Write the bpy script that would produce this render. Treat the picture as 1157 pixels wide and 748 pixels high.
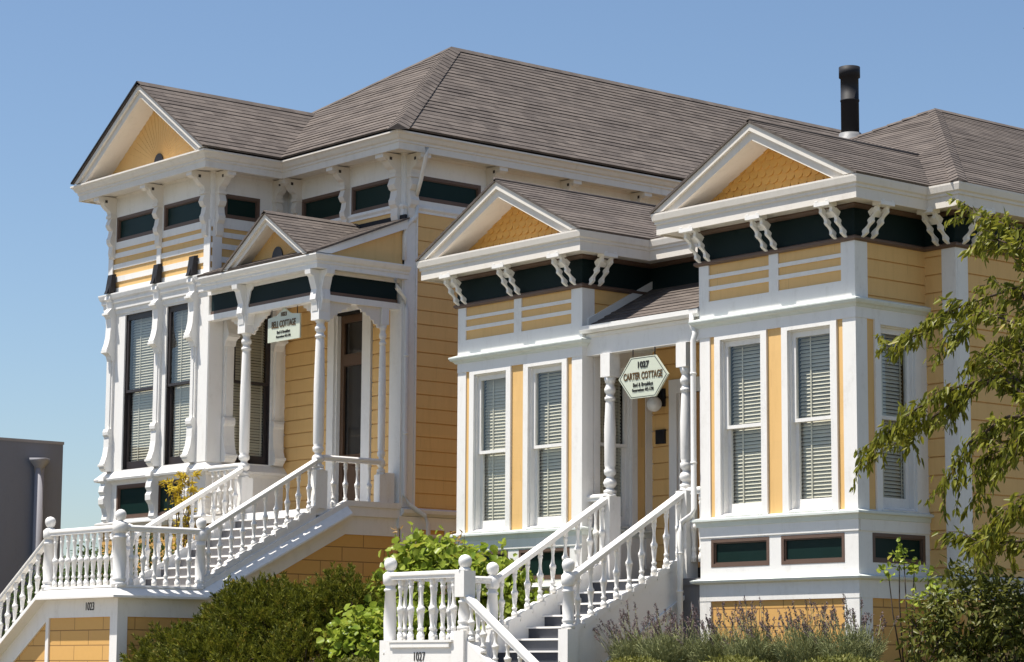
import bpy, bmesh, math, random
import numpy as np
from mathutils import Matrix, Vector
random.seed(7); rng = np.random.default_rng(7)
S = bpy.context.scene
for o in list(bpy.data.objects): bpy.data.objects.remove(o)

# ------------------------------------------------------------------ camera
cam = bpy.data.objects.new('camera', bpy.data.cameras.new('camera'))
S.collection.objects.link(cam); S.camera = cam
cam.data.sensor_width = 36; cam.data.lens = 85.913
cam.data.clip_start = 0.5; cam.data.clip_end = 6000
CF = Vector((-0.75947707, 0.63565519, 0.13833679)); CR = Vector((0.64244753, 0.7663069, 0.00590741)); CU = Vector((0.10225336, -0.09336068, 0.99036763))
cam.matrix_world = Matrix(((CR.x, CU.x, -CF.x, 22.263), (CR.y, CU.y, -CF.y, -24.732), (CR.z, CU.z, -CF.z, 1.6), (0, 0, 0, 1)))

# ------------------------------------------------------------------ light
SUN_EL, SUN_AZ = math.radians(67), math.radians(35)      # azimuth from the facade normal (-Y) towards -X
sd = Vector((-math.sin(SUN_AZ)*math.cos(SUN_EL), -math.cos(SUN_AZ)*math.cos(SUN_EL), math.sin(SUN_EL)))
W = bpy.data.worlds.new('World'); S.world = W; W.use_nodes = True
wn = W.node_tree; bg = wn.nodes['Background']
sky = wn.nodes.new('ShaderNodeTexSky'); sky.sky_type = 'NISHITA'; sky.sun_disc = False
sky.sun_elevation = SUN_EL; sky.sun_rotation = math.atan2(sd.x, sd.y) % (2*math.pi)
sky.air_density = 1.0; sky.dust_density = 0.7; sky.ozone_density = 3.8
wn.links.new(sky.outputs[0], bg.inputs[0]); bg.inputs[1].default_value = 0.083
sl = bpy.data.lights.new('sun', 'SUN'); sl.energy = 5.0; sl.angle = math.radians(0.53); sl.color = (1, 0.95, 0.87)
so = bpy.data.objects.new('sun', sl); S.collection.objects.link(so)
so.rotation_euler = sd.to_track_quat('Z', 'Y').to_euler()
S.view_settings.view_transform = 'Standard'; S.view_settings.look = 'None'
S.view_settings.gamma = 1; S.view_settings.use_curve_mapping = False; S.view_settings.exposure = 0.66
S.render.engine = 'CYCLES'
S.cycles.max_bounces = 6; S.cycles.transparent_max_bounces = 12

# ------------------------------------------------------------------ materials
class NT:
    def __init__(s, name, rough=0.6, spec=0.3):
        s.m = bpy.data.materials.new(name); s.m.use_nodes = True; s.t = s.m.node_tree
        s.b = s.t.nodes['Principled BSDF']; s.b.inputs['Roughness'].default_value = rough
        s.b.inputs['Specular IOR Level'].default_value = spec
    def n(s, t, **k):
        x = s.t.nodes.new('ShaderNode'+t)
        for a, v in k.items():
            if a.startswith('i_'): x.inputs[a[2:].replace('_', ' ')].default_value = v
            else: setattr(x, a, v)
        return x
    def l(s, a, b): s.t.links.new(a, b)
    def noise(s, scale, detail=4, rough=0.6, vec=None):
        x = s.n('TexNoise'); x.inputs['Scale'].default_value = scale; x.inputs['Detail'].default_value = detail; x.inputs['Roughness'].default_value = rough
        s.l(vec if vec else s.pos(), x.inputs['Vector']); return x.outputs['Fac']
    def pos(s):
        if not hasattr(s, '_p'): s._p = s.n('NewGeometry')
        return s._p.outputs['Position']
    def math(s, op, a, b=None):
        x = s.n('Math', operation=op)
        for i, v in enumerate((a, b)):
            if v is None: continue
            if isinstance(v, (int, float)): x.inputs[i].default_value = v
            else: s.l(v, x.inputs[i])
        return x.outputs[0]
    def mix(s, f, a, b):
        x = s.n('Mix', data_type='RGBA')
        for i, v in ((0, f), (6, a), (7, b)):
            if isinstance(v, (int, float)): x.inputs[i].default_value = v
            elif isinstance(v, tuple): x.inputs[i].default_value = (*v, 1)
            else: s.l(v, x.inputs[i])
        return x.outputs[2]
    def ramp(s, f, a, b):
        x = s.n('MapRange'); s.l(f, x.inputs[0]); x.inputs[1].default_value = a; x.inputs[2].default_value = b; return x.outputs[0]
    def bump(s, h, strength, dist=0.01):
        x = s.n('Bump'); x.inputs['Strength'].default_value = strength; x.inputs['Distance'].default_value = dist
        s.l(h, x.inputs['Height']); s.l(x.outputs[0], s.b.inputs['Normal'])
    def col(s, c):
        if isinstance(c, tuple): s.b.inputs['Base Color'].default_value = (*c, 1)
        else: s.l(c, s.b.inputs['Base Color'])
    def wallvec(s, k=1.0):
        """(along wall, height*k, 0) chosen by which way the face points"""
        g = s.n('NewGeometry'); sp = s.n('SeparateXYZ'); s.l(g.outputs['Position'], sp.inputs[0])
        sn = s.n('SeparateXYZ'); s.l(g.outputs['True Normal'], sn.inputs[0])
        f = s.math('GREATER_THAN', s.math('ABSOLUTE', sn.outputs[0]), s.math('ABSOLUTE', sn.outputs[1]))
        mx = s.n('Mix'); s.l(f, mx.inputs[0]); s.l(sp.outputs[0], mx.inputs[2]); s.l(sp.outputs[1], mx.inputs[3])
        c = s.n('CombineXYZ'); s.l(mx.outputs[0], c.inputs[0]); s.l(s.math('MULTIPLY', sp.outputs[2], k), c.inputs[1])
        return c.outputs[0]

def paint(name, c, dark, rough=0.5, dirt=0.35, spec=0.35):
    t = NT(name, rough, spec)
    st = t.n('Mapping'); st.inputs['Scale'].default_value = (3, 3, 0.7); t.l(t.pos(), st.inputs[0])
    a = t.noise(2.0, 6, 0.7, st.outputs[0]); b = t.noise(14, 4, 0.65)
    f = t.math('MULTIPLY', t.ramp(a, 0.48, 0.78), t.ramp(b, 0.35, 0.7))
    f = t.math('MULTIPLY', f, dirt)
    chip = t.math('MULTIPLY', t.ramp(t.noise(38, 3, 0.7), 0.70, 0.78), 0.45*dirt)
    t.col(t.mix(chip, t.mix(f, c, dark), tuple(x*0.45 for x in c)))
    bm_ = t.n('Mapping'); bm_.inputs['Scale'].default_value = (9, 9, 1.5); t.l(t.pos(), bm_.inputs[0])
    t.bump(t.math('ADD', t.noise(6, 4, 0.7, bm_.outputs[0]), t.math('MULTIPLY', t.noise(50, 3), 0.4)), 0.30, 0.006)
    return t.m
M = {}
M['white'] = paint('white_paint', (0.80, 0.78, 0.745), (0.47, 0.43, 0.37), 0.5, 0.5)
M['cream'] = paint('aged_white_paint', (0.74, 0.69, 0.62), (0.44, 0.38, 0.30), 0.5, 0.5)
def boards(name, c, dark):
    t = NT(name, 0.55, 0.25); v = t.wallvec(); sp = t.n('SeparateXYZ'); t.l(v, sp.inputs[0])
    row = t.math('FLOOR', t.math('DIVIDE', t.math('SUBTRACT', sp.outputs[1], 3.3), 0.255))
    seg = t.math('FLOOR', t.math('ADD', t.math('DIVIDE', sp.outputs[0], 3.7), t.math('MULTIPLY', row, 0.381)))
    cb = t.n('CombineXYZ'); t.l(row, cb.inputs[0]); t.l(seg, cb.inputs[1]); w = t.n('TexWhiteNoise'); t.l(cb.outputs[0], w.inputs[0])
    mp = t.n('Mapping'); mp.inputs['Scale'].default_value = (5, 5, 0.6); t.l(t.pos(), mp.inputs[0])
    st = t.math('MULTIPLY', t.ramp(t.noise(1.6, 6, 0.75, mp.outputs[0]), 0.5, 0.8), 0.35)
    fade = t.math('MULTIPLY', t.ramp(t.noise(0.7, 4, 0.6), 0.35, 0.75), 0.12)
    a = t.mix(t.math('MULTIPLY', w.outputs[0], 0.35), c, tuple(x*0.86 for x in c))
    a = t.mix(fade, a, (0.76, 0.52, 0.27)); a = t.mix(st, a, dark)
    jn = t.math('FRACT', t.math('ADD', t.math('DIVIDE', sp.outputs[0], 3.7), t.math('MULTIPLY', row, 0.381)))
    a = t.mix(t.math('MULTIPLY', t.math('LESS_THAN', jn, 0.002), 0.3), a, (0.2, 0.1, 0.03))
    t.col(a); t.bump(t.noise(22, 5, 0.7), 0.25, 0.006); return t.m
M['yellow'] = boards('yellow_boards', (0.76, 0.48, 0.19), (0.50, 0.29, 0.09)) if True else paint('yellow_paint', (0.74, 0.465, 0.20), (0.50, 0.28, 0.08), 0.55, 0.3)
M['brown'] = paint('brown_trim_paint', (0.13, 0.082, 0.060), (0.08, 0.055, 0.04), 0.5, 0.5)
M['green'] = paint('dark_green_paint', (0.006, 0.016, 0.017), (0.004, 0.010, 0.010), 0.6, 0.3, 0.15)
M['dark'] = paint('dark_sash_paint', (0.035, 0.028, 0.028), (0.02, 0.017, 0.016), 0.4, 0.3)
M['ledge'] = paint('ledge_paint', (0.66, 0.70, 0.66), (0.42, 0.42, 0.36), 0.55, 0.7)
M['tread'] = paint('grey_tread_paint', (0.20, 0.19, 0.19), (0.10, 0.095, 0.09), 0.6, 0.7)
M['riser'] = paint('dark_blue_grey_riser', (0.055, 0.06, 0.075), (0.1, 0.095, 0.09), 0.6, 0.7)
M['metal'] = paint('black_pipe_metal', (0.022, 0.022, 0.025), (0.05, 0.045, 0.04), 0.6, 0.5, 0.2)
M['grey_metal'] = paint('grey_flashing', (0.20, 0.20, 0.20), (0.12, 0.12, 0.12), 0.5, 0.6)
M['stucco'] = paint('grey_stucco', (0.19, 0.21, 0.265), (0.14, 0.15, 0.185), 0.9, 0.6, 0.1)
M['stucco2'] = paint('grey_pipe_paint', (0.30, 0.30, 0.33), (0.2, 0.2, 0.22), 0.7, 0.5, 0.2)
M['ink'] = paint('black_lettering', (0.02, 0.018, 0.016), (0.02, 0.018, 0.016), 0.5, 0)
M['inkgold'] = paint('gold_brown_lettering', (0.10, 0.055, 0.015), (0.05, 0.02, 0.01), 0.5, 0)
M['sign'] = paint('sign_face', (0.56, 0.59, 0.48), (0.45, 0.48, 0.38), 0.4, 0.3)
M['door'] = paint('brown_door', (0.10, 0.055, 0.03), (0.06, 0.035, 0.02), 0.4, 0.4)
M['tandoor'] = paint('tan_door', (0.42, 0.22, 0.08), (0.3, 0.15, 0.05), 0.4, 0.4)
M['globe'] = paint('frosted_globe', (0.8, 0.8, 0.76), (0.7, 0.7, 0.65), 0.25, 0.1, 0.5)

def blockwall():
    t = NT('yellow_block_siding', 0.6, 0.25); v = t.wallvec()
    br = t.n('TexBrick'); br.offset = 0.5
    for k, x in (('Scale', 1), ('Mortar Size', 0.008), ('Mortar Smooth', 0.2), ('Brick Width', 0.92), ('Row Height', 0.25)): br.inputs[k].default_value = x
    br.inputs['Color1'].default_value = (0.70, 0.405, 0.125, 1); br.inputs['Color2'].default_value = (0.67, 0.39, 0.135, 1); br.inputs['Mortar'].default_value = (0.30, 0.16, 0.06, 1)
    t.l(v, br.inputs['Vector']); t.col(t.mix(t.math('MULTIPLY', t.noise(9), 0.3), br.outputs[0], (0.52, 0.29, 0.08)))
    t.bump(t.math('SUBTRACT', 1.0, br.outputs['Fac']), 0.8, 0.015); return t.m
M['block'] = blockwall()

def shingles(dz):
    t = NT('asphalt_shingles', 0.92, 0.12); v = t.wallvec(1.0)
    sc = t.n('Mapping'); sc.inputs['Scale'].default_value = (1/.34, 1/dz, 1); t.l(v, sc.inputs[0])
    br = t.n('TexBrick'); br.offset = 0.43; br.offset_frequency = 2; br.squash = 0.7; br.squash_frequency = 3
    for k, x in (('Scale', 1), ('Mortar Size', 0.012), ('Mortar Smooth', 0.3), ('Bias', 0.0), ('Brick Width', 1.0), ('Row Height', 1.0)): br.inputs[k].default_value = x
    br.inputs['Color1'].default_value = (0.142, 0.118, 0.102, 1); br.inputs['Color2'].default_value = (0.080, 0.066, 0.058, 1); br.inputs['Mortar'].default_value = (0.05, 0.042, 0.038, 1)
    t.l(sc.outputs[0], br.inputs['Vector'])
    big = t.noise(0.8, 5, 0.7); fine = t.noise(60, 3, 0.8)
    st = t.n('Mapping'); st.inputs['Scale'].default_value = (3.2, 1.0/dz*.9, 1); t.l(v, st.inputs[0]); row = t.noise(1.0, 5, 0.75, st.outputs[0])
    c = t.mix(t.math('MULTIPLY', t.ramp(row, 0.45, 0.70), 0.40), br.outputs[0], (0.205, 0.178, 0.156))
    c = t.mix(t.math('MULTIPLY', t.ramp(fine, 0.4, 0.75), 0.35), c, (0.20, 0.17, 0.155))
    c = t.mix(t.math('MULTIPLY', t.ramp(big, 0.42, 0.7), 0.35), c, (0.075, 0.064, 0.060))
    t.col(c); t.bump(fine, 0.4, 0.008); return t.m
M['shingle_far'] = shingles(0.11)
M['shingle'] = shingles(0.072)

def scales():
    """fan/fish-scale shingles are geometry; this is their paint"""
    return paint('scale_paint', (0.66, 0.36, 0.09), (0.48, 0.25, 0.06), 0.55, 0.35)
M['scale'] = scales()

def glassmat(name, tint, refl=0.06, base=0.55):
    m = bpy.data.materials.new(name); m.use_nodes = True; t = m.node_tree; t.nodes.clear()
    out = t.nodes.new('ShaderNodeOutputMaterial'); gl = t.nodes.new('ShaderNodeBsdfGlossy'); gl.inputs['Roughness'].default_value = 0.02
    tr = t.nodes.new('ShaderNodeBsdfTransparent'); tr.inputs[0].default_value = (*tint, 1)
    fr = t.nodes.new('ShaderNodeLayerWeight'); fr.inputs[0].default_value = 0.5
    ml = t.nodes.new('ShaderNodeMath'); ml.operation = 'MULTIPLY_ADD'; ml.inputs[1].default_value = 0.55; ml.inputs[2].default_value = refl
    nz = t.nodes.new('ShaderNodeTexNoise'); nz.inputs['Scale'].default_value = 1.6; gg = t.nodes.new('ShaderNodeNewGeometry'); t.links.new(gg.outputs['Position'], nz.inputs['Vector'])
    bp = t.nodes.new('ShaderNodeBump'); bp.inputs['Strength'].default_value = 0.12; bp.inputs['Distance'].default_value = 0.02
    t.links.new(nz.outputs[0], bp.inputs['Height']); t.links.new(bp.outputs[0], gl.inputs['Normal'])
    mx = t.nodes.new('ShaderNodeMixShader')
    pw = t.nodes.new('ShaderNodeMath'); pw.operation = 'POWER'; pw.inputs[1].default_value = 2.2; t.links.new(fr.outputs[1], pw.inputs[0]); t.links.new(pw.outputs[0], ml.inputs[0]); t.links.new(ml.outputs[0], mx.inputs[0]); t.links.new(tr.outputs[0], mx.inputs[1]); t.links.new(gl.outputs[0], mx.inputs[2]); t.links.new(mx.outputs[0], out.inputs[0])
    return m
M['glass'] = glassmat('window_glass', (0.90, 0.93, 0.92), 0.05)
def simple(name, c, rough=0.6, spec=0.3, c2=None, sc=8):
    t = NT(name, rough, spec)
    t.col(t.mix(t.noise(sc, 5), c, c2) if c2 else c); return t.m
M['darkglass'] = simple('dark_green_glass', (0.006, 0.019, 0.016), 0.35, 0.12, (0.009, 0.026, 0.022), 3)
M['doorglass'] = simple('door_glass', (0.006, 0.005, 0.005), 0.08, 0.6, (0.01, 0.009, 0.008), 3)
M['blind'] = simple('blind_slats', (0.74, 0.67, 0.54), 0.6, 0.2, (0.66, 0.59, 0.46), 5)
M['curtain'] = simple('interior_dark', (0.02, 0.018, 0.016), 0.9, 0.1)
M['bark'] = simple('bark', (0.10, 0.075, 0.06), 0.9, 0.1, (0.05, 0.035, 0.025), 25)
M['soil'] = simple('soil', (0.07, 0.05, 0.035), 0.95, 0.1, (0.04, 0.03, 0.02), 12)
M['lawn'] = simple('yard_ground', (0.17, 0.135, 0.07), 0.95, 0.1, (0.10, 0.09, 0.04), 4)
M['asphalt'] = simple('asphalt', (0.05, 0.05, 0.052), 0.9, 0.2, (0.07, 0.068, 0.065), 30)
M['concrete'] = simple('concrete', (0.44, 0.40, 0.34), 0.85, 0.2, (0.34, 0.30, 0.25), 9)
M['roadpaint'] = simple('road_paint', (0.75, 0.72, 0.6), 0.7, 0.2)

def leafmat(name, a, b, c=None, rough=0.45, trans=0.35):
    t = NT(name, rough, 0.18); g = t.n('NewGeometry')
    r = t.n('ValToRGB'); r.color_ramp.elements[0].color = (*a, 1); r.color_ramp.elements[1].color = (*b, 1)
    if c: e = r.color_ramp.elements.new(0.80); e.color = (*b, 1); r.color_ramp.elements[-1].color = (*c, 1)
    cl = t.ramp(t.noise(4.5, 3, 0.65), 0.36, 0.64); t.l(t.math('ADD', t.math('MULTIPLY', g.outputs['Random Per Island'], 0.5), t.math('MULTIPLY', cl, 0.5)), r.inputs[0]); t.l(r.outputs[0], t.b.inputs['Base Color'])
    tb = t.n('BsdfTranslucent'); t.l(r.outputs[0], tb.inputs[0]); ms = t.n('MixShader'); ms.inputs[0].default_value = trans
    t.l(t.b.outputs[0], ms.inputs[1]); t.l(tb.outputs[0], ms.inputs[2]); t.l(ms.outputs[0], t.t.nodes['Material Output'].inputs[0])
    return t.m
M['leaf_tree'] = leafmat('cherry_leaf', (0.09, 0.11, 0.014), (0.27, 0.27, 0.035), (0.34, 0.22, 0.04), 0.4, 0.4)
M['leaf_dark'] = leafmat('shrub_leaf', (0.05, 0.065, 0.012), (0.15, 0.155, 0.028), (0.30, 0.28, 0.09), 0.4)
M['leaf_vine'] = leafmat('vine_leaf', (0.13, 0.21, 0.02), (0.36, 0.42, 0.06), (0.36, 0.30, 0.05), 0.35, 0.4)
M['leaf_tan'] = leafmat('dry_vine_leaf', (0.35, 0.2, 0.08), (0.5, 0.33, 0.12))
M['leaf_yellow'] = leafmat('golden_leaf', (0.45, 0.34, 0.03), (0.62, 0.46, 0.05))
M['leaf_juniper'] = leafmat('juniper_needle', (0.014, 0.03, 0.005), (0.20, 0.205, 0.022), (0.38, 0.23, 0.05), 0.6, 0.25)
M['leaf_lavender'] = leafmat('lavender_leaf', (0.16, 0.18, 0.075), (0.33, 0.34, 0.16), None, 0.7, 0.2)
M['lav_flower'] = leafmat('lavender_spike', (0.12, 0.085, 0.085), (0.24, 0.18, 0.18), None, 0.8, 0.1)
M['leaf_cover'] = leafmat('ground_cover_leaf', (0.08, 0.095, 0.02), (0.22, 0.21, 0.05), None, 0.6, 0.3)
M['leaf_hedge'] = leafmat('hedge_leaf', (0.03, 0.06, 0.015), (0.09, 0.13, 0.03), None, 0.5, 0.3)

# ------------------------------------------------------------------ mesh builder
FR = lambda ox, oy, d: {'front': (ox, oy, 1, 0, 0, -1), 'east': (ox, oy, 0, 1, 1, 0), 'west': (ox, oy, 0, -1, -1, 0), 'back': (ox, oy, -1, 0, 0, 1)}[d]
WORLD = (0, 0, 1, 0, 0, 1)          # u = x, n = y
def pt(fr, u, n, z): return (fr[0]+u*fr[2]+n*fr[4], fr[1]+u*fr[3]+n*fr[5], z)
class MB:
    def __init__(s): s.v = []; s.f = []; s.m = []; s.sm = []
    def add(s, vs, fs, m=0, smooth=False):
        k = len(s.v); s.v += [tuple(map(float, v)) for v in vs]
        for f in fs: s.f.append([i+k for i in f]); s.m.append(m); s.sm.append(smooth)
        return s
    def box(s, x0, x1, y0, y1, z0, z1, m=0, fr=WORLD):
        p = [pt(fr, u, n, z) for z in (z0, z1) for (u, n) in ((x0, y0), (x1, y0), (x1, y1), (x0, y1))]
        return s.add(p, [(0, 3, 2, 1), (4, 5, 6, 7), (0, 1, 5, 4), (1, 2, 6, 5), (2, 3, 7, 6), (3, 0, 4, 7)], m)
    def fb(s, fr, u0, u1, z0, z1, n0, n1, m=0): return s.box(u0, u1, n0, n1, z0, z1, m, fr)
    def pane(s, fr, u0, u1, z0, z1, n, m=0): return s.add([pt(fr, u0, n, z0), pt(fr, u1, n, z0), pt(fr, u1, n, z1), pt(fr, u0, n, z1)], [(0, 1, 2, 3)], m)
    def prism(s, fr, pts, n0, n1, m=0, smooth=False):       # polygon (u,z) extruded along n
        k = len(pts); p = [pt(fr, u, n0, z) for u, z in pts]+[pt(fr, u, n1, z) for u, z in pts]
        return s.add(p, [list(range(k))[::-1], list(range(k, 2*k))]+[(i, (i+1) % k, (i+1) % k+k, i+k) for i in range(k)], m, smooth)
    def nprism(s, fr, pts, u0, u1, m=0):                    # polygon (n,z) extruded along u
        k = len(pts); p = [pt(fr, u0, n, z) for n, z in pts]+[pt(fr, u1, n, z) for n, z in pts]
        return s.add(p, [list(range(k)), list(range(k, 2*k))[::-1]]+[(i, i+k, (i+1) % k+k, (i+1) % k) for i in range(k)], m)
    def lathe(s, x, y, prof, seg=12, m=0, z0=0):
        vs = []; fs = []
        for z, r in prof:
            for i in range(seg): a = 2*math.pi*i/seg; vs.append((x+r*math.cos(a), y+r*math.sin(a), z+z0))
        for j in range(len(prof)-1):
            for i in range(seg): a = j*seg+i; b = j*seg+(i+1) % seg; fs.append((a, b, b+seg, a+seg))
        fs.append(list(range(seg))[::-1]); fs.append([len(vs)-seg+i for i in range(seg)])
        return s.add(vs, fs, m, True)
    def tube(s, pts, r, seg=8, m=0, r1=None):
        pts = [Vector(p) for p in pts]; vs = []; fs = []; n = len(pts)
        for j, p in enumerate(pts):
            d = (pts[min(j+1, n-1)]-pts[max(j-1, 0)]).normalized()
            a = d.orthogonal().normalized() if abs(d.z) > 0.95 else d.cross(Vector((0, 0, 1))).normalized(); b = d.cross(a)
            rr = r if r1 is None else r+(r1-r)*j/(n-1)
            for i in range(seg):
                t = 2*math.pi*i/seg; vs.append(p+a*rr*math.cos(t)+b*rr*math.sin(t))
        for j in range(n-1):
            for i in range(seg): q = j*seg+i; w = j*seg+(i+1) % seg; fs.append((q, w, w+seg, q+seg))
        fs.append(list(range(seg))[::-1]); fs.append([(n-1)*seg+i for i in range(seg)])
        return s.add(vs, fs, m, True)
    def bar(s, p0, p1, w, prof, m=0):
        """profile (side, up) swept from p0 to p1; side is horizontal, ends cut vertically"""
        p0, p1 = Vector(p0), Vector(p1); d = (p1-p0); h = Vector((d.x, d.y, 0)).normalized(); sd_ = Vector((-h.y, h.x, 0))
        k = len(prof); vs = [p0+sd_*a+Vector((0, 0, b)) for a, b in prof]+[p1+sd_*a+Vector((0, 0, b)) for a, b in prof]
        return s.add(vs, [list(range(k)), list(range(k, 2*k))[::-1]]+[(i, i+k, (i+1) % k+k, (i+1) % k) for i in range(k)], m)
    def sweep(s, path, prof, m=0):
        """profile (out,z) along a plan path, outward on the right, mitred"""
        P = [Vector((x, y)) for x, y in path]; k = len(prof); n = len(P); vs = []
        for j, p in enumerate(P):
            ds = []
            if j > 0: ds.append((P[j]-P[j-1]).normalized())
            if j < n-1: ds.append((P[j+1]-P[j]).normalized())
            ns = [Vector((d.y, -d.x)) for d in ds]
            nn = ns[0] if len(ns) == 1 else (ns[0]+ns[1])/(1+ns[0].dot(ns[1]))
            for o, z in prof: vs.append((p.x+nn.x*o, p.y+nn.y*o, z))
        fs = []
        for j in range(n-1):
            for i in range(k): a = j*k+i; b = j*k+(i+1) % k; fs.append((a, b, b+k, a+k))
        fs.append(list(range(k))); fs.append([(n-1)*k+i for i in range(k)][::-1])
        return s.add(vs, fs, m)
    def slab(s, pts, t, m=0):
        """roof plane polygon with thickness t (downwards)"""
        k = len(pts); vs = [(x, y, z) for x, y, z in pts]+[(x, y, z-t) for x, y, z in pts]
        return s.add(vs, [list(range(k)), list(range(k, 2*k))[::-1]]+[(i, i+k, (i+1) % k+k, (i+1) % k) for i in range(k)], m)
    def courses(s, pts, dz, lift=.009, t=.03, m=0):
        """roof plane laid in overlapping courses: each is a thin wedge, thick at its lower edge"""
        P = [Vector(p) for p in pts]; nrm = (P[1]-P[0]).cross(P[2]-P[0]).normalized()
        if nrm.z < 0: nrm = -nrm
        z0 = min(p.z for p in P); z1 = max(p.z for p in P); k = math.floor(z0/dz)
        def clip(poly, z, above):
            out = []
            for i, a in enumerate(poly):
                b = poly[(i+1) % len(poly)]; ia = (a.z >= z) == above or abs(a.z-z) < 1e-7; ib = (b.z >= z) == above or abs(b.z-z) < 1e-7
                if ia: out.append(a)
                if ia != ib and abs(b.z-a.z) > 1e-9: out.append(a+(b-a)*((z-a.z)/(b.z-a.z)))
            return out
        while k*dz < z1:
            lo, hi = max(k*dz, z0), min((k+1)*dz, z1); q = clip(clip(P, lo-1e-6, True), hi+1e-6, False)
            if len(q) >= 3 and hi-lo > .004:
                j = random.uniform(.6, 1.4)
                top = [p+nrm*lift*j*(1-(p.z-k*dz)/dz) for p in q]; bot = [p-nrm*t for p in q]; n = len(q)
                s.add(top+bot, [list(range(n)), list(range(n, 2*n))[::-1]]+[(i, i+n, (i+1) % n+n, (i+1) % n) for i in range(n)], m)
            k += 1
        return s
    def build(s, name, mats, parent=None, bevel=0):
        me = bpy.data.meshes.new(name); me.from_pydata(s.v, [], s.f)
        for m in (mats if isinstance(mats, (list, tuple)) else [mats]): me.materials.append(M[m] if isinstance(m, str) else m)
        me.polygons.foreach_set('material_index', s.m); me.polygons.foreach_set('use_smooth', s.sm)
        bm = bmesh.new(); bm.from_mesh(me); bmesh.ops.recalc_face_normals(bm, faces=bm.faces); bm.to_mesh(me); bm.free()
        o = bpy.data.objects.new(name, me); S.collection.objects.link(o)
        if parent: o.parent = parent; o.matrix_parent_inverse = parent.matrix_world.inverted() if False else Matrix()
        if bevel:
            b = o.modifiers.new('bevel', 'BEVEL'); b.width = bevel; b.segments = 2; b.limit_method = 'ANGLE'; b.angle_limit = math.radians(50)
        return o
def tag(o, label=None, cat=None, group=None, kind=None):
    for k, v in (('label', label), ('category', cat), ('group', group), ('kind', kind)):
        if v: o[k] = v
    return o
def empty(name, label, cat, group=None):
    o = bpy.data.objects.new(name, None); S.collection.objects.link(o); return tag(o, label, cat, group)
def text(name, body, size, x, y, z, d, mat, parent, align='CENTER', sx=1.0, bold=0.0):
    c = bpy.data.curves.new(name, 'FONT'); c.body = body; c.size = size; c.align_x = align; c.align_y = 'CENTER'; c.extrude = 0.003; c.offset = bold
    o = bpy.data.objects.new(name, c); S.collection.objects.link(o)
    dg = bpy.context.evaluated_depsgraph_get(); me = bpy.data.meshes.new_from_object(o.evaluated_get(dg)); bpy.data.objects.remove(o)
    me.materials.clear(); me.materials.append(M[mat])
    R = Matrix.Rotation(math.radians(90), 4, 'X') if d == 'front' else Matrix.Rotation(math.radians(90), 4, 'Z') @ Matrix.Rotation(math.radians(90), 4, 'X')
    me.transform(Matrix.Translation((x, y, z)) @ R @ Matrix.Diagonal((sx, 1, 1, 1)))
    o = bpy.data.objects.new(name, me); S.collection.objects.link(o); o.parent = parent; return o

# wall helpers ---------------------------------------------------------------
def cells(u0, u1, z0, z1, holes):
    us = sorted({u0, u1}|{min(max(h[i], u0), u1) for h in holes for i in (0, 1)})
    for a, b in zip(us, us[1:]):
        if b-a < 1e-5: continue
        hs = sorted((max(h[2], z0), min(h[3], z1)) for h in holes if h[0] < (a+b)/2 < h[1] and h[3] > z0 and h[2] < z1)
        z = z0
        for p, q in hs:
            if p > z+1e-5: yield a, b, z, p
            z = max(z, q)
        if z < z1-1e-5: yield a, b, z, z1
def wall(mb, fr, u0, u1, z0, z1, holes=(), n0=-0.15, n1=0.0, m=0):
    for a, b, c, d in cells(u0, u1, z0, z1, holes): mb.fb(fr, a, b, c, d, n0, n1, m)
def siding(mb, fr, u0, u1, z0, z1, holes=(), ex=0.255, m=0, base=0.0, zref=3.3):
    r = math.floor((z0-zref)/ex)
    while zref+r*ex < z1:
        a0 = zref+r*ex; a, b = max(a0, z0), min(a0+ex, z1)
        if b-a > 0.004:
            for c, d, e, f in cells(u0, u1, a, b, holes):
                if abs(e-a0) < 1e-4 and f-e > 0.05:
                    mb.nprism(fr, [(base, e), (base+.002, e), (base+.002, e+.017), (base+.026, e+.021), (base+.026, f), (base, f)], c, d, m)
                else: mb.fb(fr, c, d, e, f, base, base+.024, m)
        r += 1
def frame_boards(mb, fr, u0, u1, z0, z1, w, n0, n1, m=0, wb=None, wt=None):
    wb = w if wb is None else wb; wt = w if wt is None else wt
    mb.fb(fr, u0, u0+w, z0, z1, n0, n1, m); mb.fb(fr, u1-w, u1, z0, z1, n0, n1, m)
    mb.fb(fr, u0+w, u1-w, z0, z0+wb, n0, n1, m); mb.fb(fr, u0+w, u1-w, z1-wt, z1, n0, n1, m)

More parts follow.
